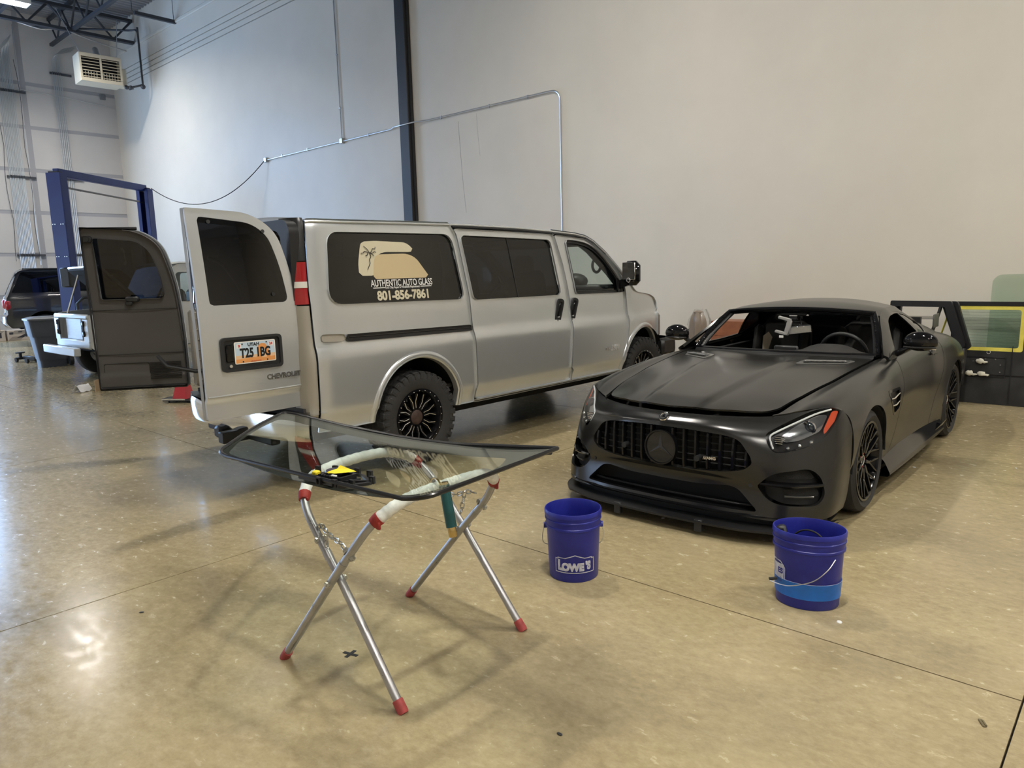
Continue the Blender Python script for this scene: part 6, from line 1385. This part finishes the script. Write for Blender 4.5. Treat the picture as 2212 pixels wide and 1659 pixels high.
def chain(pts, name):
    """links strung along a path"""
    P = [Vector(p) - so for p in pts]; seg = []; Lk = .027
    D = [0]
    for a, b_ in zip(P, P[1:]): D.append(D[-1] + (b_ - a).length)
    n = int(D[-1] / Lk); c = empty(name, (0, 0, 0)); c.parent = st; me = None
    at = lambda t: next((P[i].lerp(P[i+1], (t - D[i]) / (D[i+1] - D[i])) for i in range(len(P) - 1) if D[i] <= t <= D[i+1] + 1e-9), P[-1])
    for k in range(n):
        a, b_ = at(k * Lk), at((k + 1) * Lk); x = (b_ - a).normalized(); y = x.orthogonal().normalized(); y = (y * math.cos(k * PI / 2 + .5) + x.cross(y) * math.sin(k * PI / 2 + .5)); z = x.cross(y); m = frame((a + b_) / 2, x, y, z)
        if me is None:
            mb = MB(); L2, Wd = .0135, .0085; pth = [(L2 * .55 + Wd * .9 * math.cos(q), Wd * math.sin(q), 0) for q in np.linspace(-PI/2, PI/2, 7)] + [(-L2 * .55 - Wd * .9 * math.cos(q), -Wd * math.sin(q) * -1 * -1, 0) for q in np.linspace(-PI/2, PI/2, 7)]
            pth = [(L2 * .55 + Wd * .9 * math.cos(q), Wd * math.sin(q), 0) for q in np.linspace(-PI/2, PI/2, 7)] + [(-L2 * .55 + Wd * .9 * math.cos(q), Wd * math.sin(q), 0) for q in np.linspace(PI/2, 3*PI/2, 7)]
            mb.tube(pth, .0032, 6, closed=True); o = mb.build('link', M_LINK, c); me = o.data
        else:
            o = bpy.data.objects.new('link', me); COL.objects.link(o); o.parent = c
        o.matrix_local = m
    return c
chain([(-2.482, 1.532, .592), (-2.465, 1.545, .612), (-2.44, 1.540, .592), (-2.40, 1.535, .586), (-2.36, 1.525, .583), (-2.32, 1.52, .582), (-2.285, 1.515, .576), (-2.235, 1.51, .548)], 'chain')
chain([(-2.425, 1.535, .582), (-2.418, 1.530, .545), (-2.410, 1.525, .505), (-2.398, 1.518, .475)], 'chain')
chain([(-2.50, 2.22, .61), (-2.43, 2.19, .585), (-2.36, 2.19, .59), (-2.29, 2.2, .62), (-2.235, 2.21, .615)], 'chain')
chain([(-2.305, 2.195, .615), (-2.312, 2.19, .575), (-2.325, 2.19, .525), (-2.335, 2.185, .495)], 'chain')
# ---- windscreen
P1, P2, P3, P4 = [Vector(p) for p in ((-3.023, 1.402, .849), (-3.669, 2.103, .859), (-1.792, 2.247, .879), (-1.791, 1.524, .849))]
def gs(u, v, off=0.):
    u, v = float(u), float(v); b_ = (1-v) * ((1-u) * P1 + u * P4) + v * ((1-u) * P2 + u * P3); b_ = b_.copy(); b_.z -= 4*u*(1-u) * ((1-v) * .045 + v * .055) * (1 + .4 * (u - .5)) - .008 * 4 * v * (1 - v); b_.z += off + .004; return b_
OUT = rpoly([(0, 0), (0.005, .5), (.02, .93), (.075, .975), (.22, .995), (.6, 1.0), (1, 1), (1, 0)], [.06, .2, .06, .06, .1, .1, .02, .09], 8)
N1, N2 = 72, 44
def glass_part(name, m, mask, off, th, par):
    uu, vv = np.meshgrid(np.linspace(0, 1, N1), np.linspace(0, 1, N2), indexing='ij'); V, F = gridmesh(np.stack([uu, vv, 0 * uu], -1))
    V, F = mask(V, F)
    top = [gs(u, v, off + th) for u, v, _ in V]; bot = [gs(u, v, off) for u, v, _ in V]; n = len(top); cnt = {}
    for q in F:
        for i in range(len(q)): a, c = q[i], q[(i+1) % len(q)]; cnt.setdefault((min(a, c), max(a, c)), []).append((a, c))
    b = MB(); b.add(top + bot, list(F) + [tuple(n + i for i in q[::-1]) for q in F] + [(v[0][1], v[0][0], n + v[0][0], n + v[0][1]) for v in cnt.values() if len(v) == 1])
    return b.build(name, m, par, 50)
wsn = empty('windscreen', (0, 0, 0), 0, 'loose car windscreen with black border lying flat on the folding stand', 'windscreen')
M_WGL = thinglass('windscreen_glass', (.93, .965, .945), f0=.03, f90=.55); M_FRIT = mat('black_frit', (.050, .048, .046), .9, spec=0.0); M_MOULD = mat('rubber_moulding', (.012, .012, .013), .28)
glass_part('pane', M_WGL, lambda V, F: clip(V, F, sd(V[:, :2], OUT)), 0, .0045, wsn)
INN = rpoly([(.040, .045), (.16, .045), (.55, .055), (.92, .050), (.965, .16), (.987, .33), (.985, .54), (.93, .757), (.80, .764), (.64, .785), (.435, .835), (.235, .828), (.082, .815), (.04, .77), (.022, .47), (.022, .20)], [.02, .1, .1, .05, .1, .1, .1, .03, .1, .1, .1, .1, .03, .05, .1, .1], 6)
glass_part('black_border', M_FRIT, lambda V, F: clip(*(lambda V2, F2: (V2, F2, -sd(V2[:, :2], INN)))(*clip(V, F, sd(V[:, :2], OUT) - .004))), -.0012, .001, wsn)
b = MB(); b.tube([gs(u, v, .002) for u, v in OUT], .0085, 8, closed=True); b.build('edge_moulding', M_MOULD, wsn)
b = MB(); b.tube([gs(.02 + .965 * t, .985 - .01 * t, -.012) for t in np.linspace(0, 1, 30)], .012, 8); b.build('cowl_seal', M_MOULD, wsn)
# ---- sensor cover carrier on the glass
br = empty('sensor_bracket', (-2.325, 1.548, .8225), R(9), 'black plastic sensor bracket with a yellow tab lying on the windscreen', 'bracket')
fz = gs(.42, .12); M_YEL = mat('yellow_tab', (.85, .68, .02), .45); M_BRK = mat('bracket_plastic', (.012, .012, .014), .35)
b = MB(); ol = rpoly([(-.17, -.065), (.10, -.085), (.17, .01), (.06, .075), (-.09, .06)], .02)
b.ring(ol, ol * .86, 0, .010); b.box((-.02, -.01, .004), (.20, .09, .006)); b.beam((.0, -.07, .006), (.14, .02, .006), .012, .012); b.beam((-.14, -.05, .006), (-.02, .05, .006), .012, .010)
b.build('carrier', M_BRK, br, smooth=False)
b = MB(); b.ring(rpoly([(-.06, -.05), (.06, -.055), (.07, .03), (-.04, .04)], .01), rpoly([(-.05, -.04), (.05, -.045), (.06, .02), (-.03, .03)], .01), .006, .026)
for k in range(8): b.box((-.05 + k * .014, -.052, .016), (.006, .010, .026))
b.build('sensor_box', M_BRK, br, smooth=False)
b = MB()
for x, y in ((-.15, .03), (-.09, .065), (.155, .02), (.09, .075), (.06, -.08), (-.02, -.085), (.12, -.05), (.02, .08)):
    b.box((x - .009, y, .014), (.005, .012, .026)); b.box((x + .009, y, .014), (.005, .012, .026)); b.box((x, y, .026), (.022, .012, .005))
b.build('clip', M_BRK, br, smooth=False)
b = MB(); b.add([(-.03, .02, .034), (-.038, -.028, .030), (.012, -.036, .034), (.085, .012, .040), (.03, .024, .042), (-.028, .035, .046)], [(0, 1, 2, 3, 4, 5)]); b.box((-.03, .0, .029), (.010, .05, .008)); b.build('yellow_tab', M_YEL, br, smooth=False)
b = MB(); b.box((-.115, -.012, .014), (.028, .026, .018), bev=.004); b.build('yellow_connector', M_YEL, br)
b = MB(); b.lathe([(0, .030), (.035, .028), (.040, .016), (.038, .010)], 20, T(-.045, .022, 0)); b.build('sensor_dome', mat('dark_purple_plastic', (.03, .025, .05), .25), br)
b = MB(); b.box((.022, -.046, .030), (.024, .010, .004)); b.build('bar_label', M_WHITE, br)
# ---- green tube with brass ends hanging from the far bar
M_GREEN = mat('teal_paint', (.008, .085, .095), .28, .2, coat=.4); M_BRASS = mat('brass', (.62, .46, .20), .25, 1.0)
p0, p1 = Vector((-2.003, 1.80, .800)), Vector((-1.957, 1.795, .600)); d = (p1 - p0).normalized()
gt = empty('green_tube_tool', p0, 0, 'dark green tube with brass end hanging from the stand bar under the windscreen', 'tool')
b = MB(); b.tube([Vector((0, 0, 0)), d * .165], .021, 20); b.build('barrel', M_GREEN, gt)
b = MB(); b.tube([d * .160, d * .168, d * .200, d * .204], [.0155, .0165, .0165, .014], 18); b.build('brass_end', M_BRASS, gt)
b = MB(); b.tube([d * -.01, d * .004], .018, 18); b.torus(tuple(Vector((-2.052, 1.80, .786)) - p0), .030, .004, 22, 6, ax=(0, 1, 0)); b.build('hook', M_BRASS, gt)
# ---- buckets
M_BUCK = mat('blue_plastic', (.012, .016, .22), .38, spec=.5, var=.22, vscale=9, bump=.05, bscale=30, col2=(.022, .030, .30)); M_WIRE = mat('wire_handle', (.55, .55, .55), .35, .9); M_PRW = mat('bucket_print', (.55, .56, .66), .55, var=.2, vscale=40); M_LBLUE = mat('bright_blue_band', (.012, .155, .60), .4, var=.12, vscale=14)
def bucket_body(b, n=48):
    b.lathe([(0, .004), (.125, .0), (.129, .006), (.1395, .265), (.141, .275), (.1475, .278), (.1475, .288), (.1435, .291), (.1445, .315), (.149, .317), (.149, .324), (.145, .327), (.1455, .343), (.1505, .345), (.1505, .362), (.1475, .368), (.1445, .368), (.1395, .35), (.1375, .27), (.1265, .03), (.122, .012), (0, .012)], n)
def bucket(name, loc, rz, label, sc=(1, 1, 1)):
    e = empty(name, loc, rz, label, 'bucket', 'blue buckets'); e.scale = sc; b = MB(); bucket_body(b); b.build('shell', M_BUCK, e); return e
def wrap(P, r0, r1, off=.0012):
    """bend flat (arc length, height) points round the bucket; +x of the flat print runs to the viewer's right"""
    out = []
    for x, z in P:
        r = r0 + (r1 - r0) * z / .26 + off; a = x / r; out.append((r * math.cos(a), r * math.sin(a), z))
    return out
def slice_mesh(o, st=.006):
    bm = bmesh.new(); bm.from_mesh(o.data); x = [v.co.x for v in bm.verts]; k = math.floor(min(x) / st)
    while k * st < max(x):
        bmesh.ops.bisect_plane(bm, geom=bm.verts[:] + bm.edges[:] + bm.faces[:], plane_co=(k * st, 0, 0), plane_no=(1, 0, 0)); k += 1
    bm.to_mesh(o.data); bm.free()
def wrap_mesh(o):
    me = o.data
    for v in me.vertices:
        r = .129 + (.1395 - .129) * v.co.y / .26 + .0012 + v.co.z; a = v.co.x / r; v.co = Vector((r * math.cos(a), r * math.sin(a), v.co.y))
b1 = bucket('bucket', (-2.234, 2.909, 0), R(-52.5 + 3), 'blue bucket with white shop lettering in front of the black sports car')
def stroke(b, pts, w, z=.0006):
    for (a, c) in zip(pts, pts[1:]):
        n = max(1, int(math.hypot(c[0]-a[0], c[1]-a[1]) / .006)); ux, uy = c[0]-a[0], c[1]-a[1]; L = math.hypot(ux, uy); ux, uy = ux / L, uy / L
        for k in range(n):
            p = (a[0] + (c[0]-a[0]) * k / n - ux * w * .3, a[1] + (c[1]-a[1]) * k / n - uy * w * .3); q = (a[0] + (c[0]-a[0]) * (k+1) / n + ux * w * .3, a[1] + (c[1]-a[1]) * (k+1) / n + uy * w * .3)
            b.add([(p[0] - uy*w/2, p[1] + ux*w/2, z), (q[0] - uy*w/2, q[1] + ux*w/2, z), (q[0] + uy*w/2, q[1] - ux*w/2, z), (p[0] + uy*w/2, p[1] - ux*w/2, z)], [(0, 1, 2, 3)])
b = MB(); stroke(b, [(-.108, .055), (-.108, .128), (-.094, .128), (-.094, .134), (-.052, .134), (0, .152), (.052, .134), (.094, .134), (.094, .128), (.108, .128), (.108, .055), (-.108, .055)], .0045)
o = b.build('logo_outline', M_PRW, b1, smooth=False); wrap_mesh(o)
def wtext(nm, body, size, x, z, bold, sx, parent):
    o = text(nm, body, size, M_PRW, parent, T(x, z, 0), .0006, bold, sx=sx)
    slice_mesh(o); wrap_mesh(o); return o
wtext('logo_letter', 'L', .074, -.080, .091, .0042, .85, b1); wtext('logo_letters', "OWE", .055, -.012, .084, .0042, .90, b1); wtext('logo_letters', "'S", .056, .072, .090, .0040, .80, b1)
def bail(e, pts, name='wire_handle'):
    b = MB(); b.tube(crom(pts, 40), .0022, 6); b.build(name, M_WIRE, e)
ear = lambda e: [MB().cyl((.0, s * .140, .272), (.0, s * .156, .272), .016, n=14).build('handle_ear', M_BUCK, e) for s in (-1, 1)]
ear(b1); bail(b1, [(0, -.150, .272), (-.04, -.163, .20), (-.10, -.15, .13), (-.155, -.07, .10), (-.165, 0, .095), (-.155, .07, .10), (-.10, .15, .13), (-.04, .163, .20), (0, .150, .272)])
b2 = bucket('bucket', (-1.167, 3.352, 0), R(-70.8), 'oval squashed blue bucket with a bright blue band below the car headlight', (.90, 1.10, 1.0))
b = MB(); b.lathe([(.1312, .050), (.1312 + .0025, .052), (.1365, .125), (.1372, .127), (.134, .127)], 48); b.build('blue_band', M_LBLUE, b2)
b = MB(); b.lathe([(.1378, .129), (.1379, .131)], 48); b.build('band_edge', M_PRW, b2)
# white label on its left side, wire handle hanging at the front
b = MB(); b.ring(rpoly([(-.19, .075), (-.098, .075), (-.098, .185), (-.105, .195), (-.125, .215), (-.19, .215)], .004, 2), rpoly([(-.185, .079), (-.102, .079), (-.102, .183), (-.109, .192), (-.127, .210), (-.185, .210)], .004, 2), .0004, .0008); o = b.build('label_outline', M_PRW, b2, smooth=False); wrap_mesh(o)
b = MB(); xs_ = np.linspace(-.182, -.106, 12); b.grid([[(x, z, .0003) for x in xs_] for z in np.linspace(.083, .20, 8)]); o = b.build('label', M_PRW, b2); wrap_mesh(o)
o = text('label_letters', 'ES', .036, M_BUCK, b2, T(-.128, .165, .0008), .0004, .0015); slice_mesh(o); wrap_mesh(o)
o = text('label_number', 'S', .030, M_BUCK, b2, T(-.125, .120, .0008), .0004, .0012); slice_mesh(o); wrap_mesh(o)
b = MB()
for s in (1.3, ): b.cyl((.140 * math.cos(-1.12), .140 * math.sin(-1.12), .115), (.170 * math.cos(-1.12), .170 * math.sin(-1.12), .112), .008, n=12)
b.build('handle_grip', M_RUB, b2)
bail(b2, [(.10, .105, .255), (.150, .075, .215), (.178, .02, .165), (.172, -.06, .13), (.135, -.105, .115), (.095, -.150, .112)])
b = MB(); a_ = np.linspace(.3, PI - .2, 20); b.tube([(-.02 + .03 * math.cos(q), .078 * math.cos(q), .24 + .105 * math.sin(q)) for q in a_], .0045, 7); b.build('coiled_hose', M_RUB, b2)
b = MB(); b.box((0, 0, 0), (.05, .05, .27), M=T(-.05, -.09, .215) @ RX(R(14)), bev=.01); b.build('squeegee', M_BLACKPL, b2)
# ---- small things on the floor
b = MB(); b.box((0, 0, .0008), (.075, .016, .0015)); b.box((0, 0, .0014), (.016, .062, .0015)); o = b.build('tape_cross', mat('black_tape', (.012, .012, .013), .6), None, smooth=False); o.location = (-2.472, 1.644, 0); o.rotation_euler = (0, 0, R(15)); tag(o, 'black tape cross stuck on the floor between the stand feet', 'tape')
b = MB(); b.lathe([(0, .004), (.010, .004), (.012, .0), (0, .0)], 16); o = b.build('white_cap', M_WHITE); o.location = (-.975, 3.223, 0); tag(o, 'small white round cap on the floor right of the oval bucket', 'cap')
b = MB(); b.box((0, 0, .003), (.045, .015, .004), bev=.002); b.box((.005, .004, .006), (.03, .006, .003)); o = b.build('leaf_scrap', mat('dry_scrap', (.14, .115, .06), .8)); o.location = (-.354, 2.78, 0); o.rotation_euler = (0, 0, R(-60)); tag(o, 'dry brown scrap lying near the right floor joint', 'scrap')
for i, (x, y, lab) in enumerate(((-1.447, 1.79, 'tiny dark speck on the floor below the front bucket'), (-2.299, 3.944, 'white crumb on the floor under the front splitter'), (-.753, 6.571, 'white paper bit on the floor right of the rear wheel'), (-1.359, 6.155, 'pale paper bit on the floor beside the side skirt'), (-3.6, 1.22, 'dark chip on the floor left of the stand'))):
    b = MB(); b.sphere((0, 0, .003), .008, 7, 5, (1.6, .8, .4)); o = b.build('floor_crumb', M_BLACKPL if i in (0, 4) else M_WHITE); o.location = (x, y, 0); o.rotation_euler = (0, 0, i); tag(o, lab, 'crumb')

# ================================================================= separate pieces become parts of their own
def split_islands(o, most=24):
    me = o.data; n = len(me.vertices); par = list(range(n))
    def find(a):
        while par[a] != a: par[a] = par[par[a]]; a = par[a]
        return a
    for p in me.polygons:
        v = p.vertices; r = find(v[0])
        for k in v[1:]: par[find(k)] = r
    groups = {}
    for p in me.polygons: groups.setdefault(find(p.vertices[0]), []).append(tuple(p.vertices))
    if not 1 < len(groups) <= most: return
    V = [tuple(v.co) for v in me.vertices]; sm = me.polygons[0].use_smooth; base = o.name.split('.')[0]; first = True
    for q in groups.values():
        used = sorted({i for f in q for i in f}); mp = {i: k for k, i in enumerate(used)}
        m2 = bpy.data.meshes.new(base); m2.from_pydata([V[i] for i in used], [], [tuple(mp[i] for i in f) for f in q]); m2.update()
        for mt in me.materials: m2.materials.append(mt)
        if sm: m2.polygons.foreach_set('use_smooth', [True] * len(m2.polygons)); m2.set_sharp_from_angle(angle=R(38))
        if first: o.data = m2; first = False
        else:
            c = bpy.data.objects.new(base, m2); COL.objects.link(c); c.parent = o.parent; c.matrix_local = o.matrix_local.copy()
SPLIT = {'glass_stud', 'hanger', 'hanger_rod', 'bolt', 'lug_nut', 'hinge', 'clip', 'plate_screw', 'caster', 'roof_rail', 'decal_rule', 'swing_arm', 'spoiler_end_plate', 'spoiler_stay', 'trim_seam', 'bumper_bracket', 'vent_fin', 'lamp_fin'}
for o in list(bpy.data.objects):
    if o.type == 'MESH' and o.name.split('.')[0] in SPLIT and o.parent: split_islands(o)
for o in list(bpy.data.objects):
    if o.type == 'MESH' and o.name.split('.')[0] in ('tread', 'rivet', 'urethane_lumps') and o.parent: o['kind'] = 'stuff'
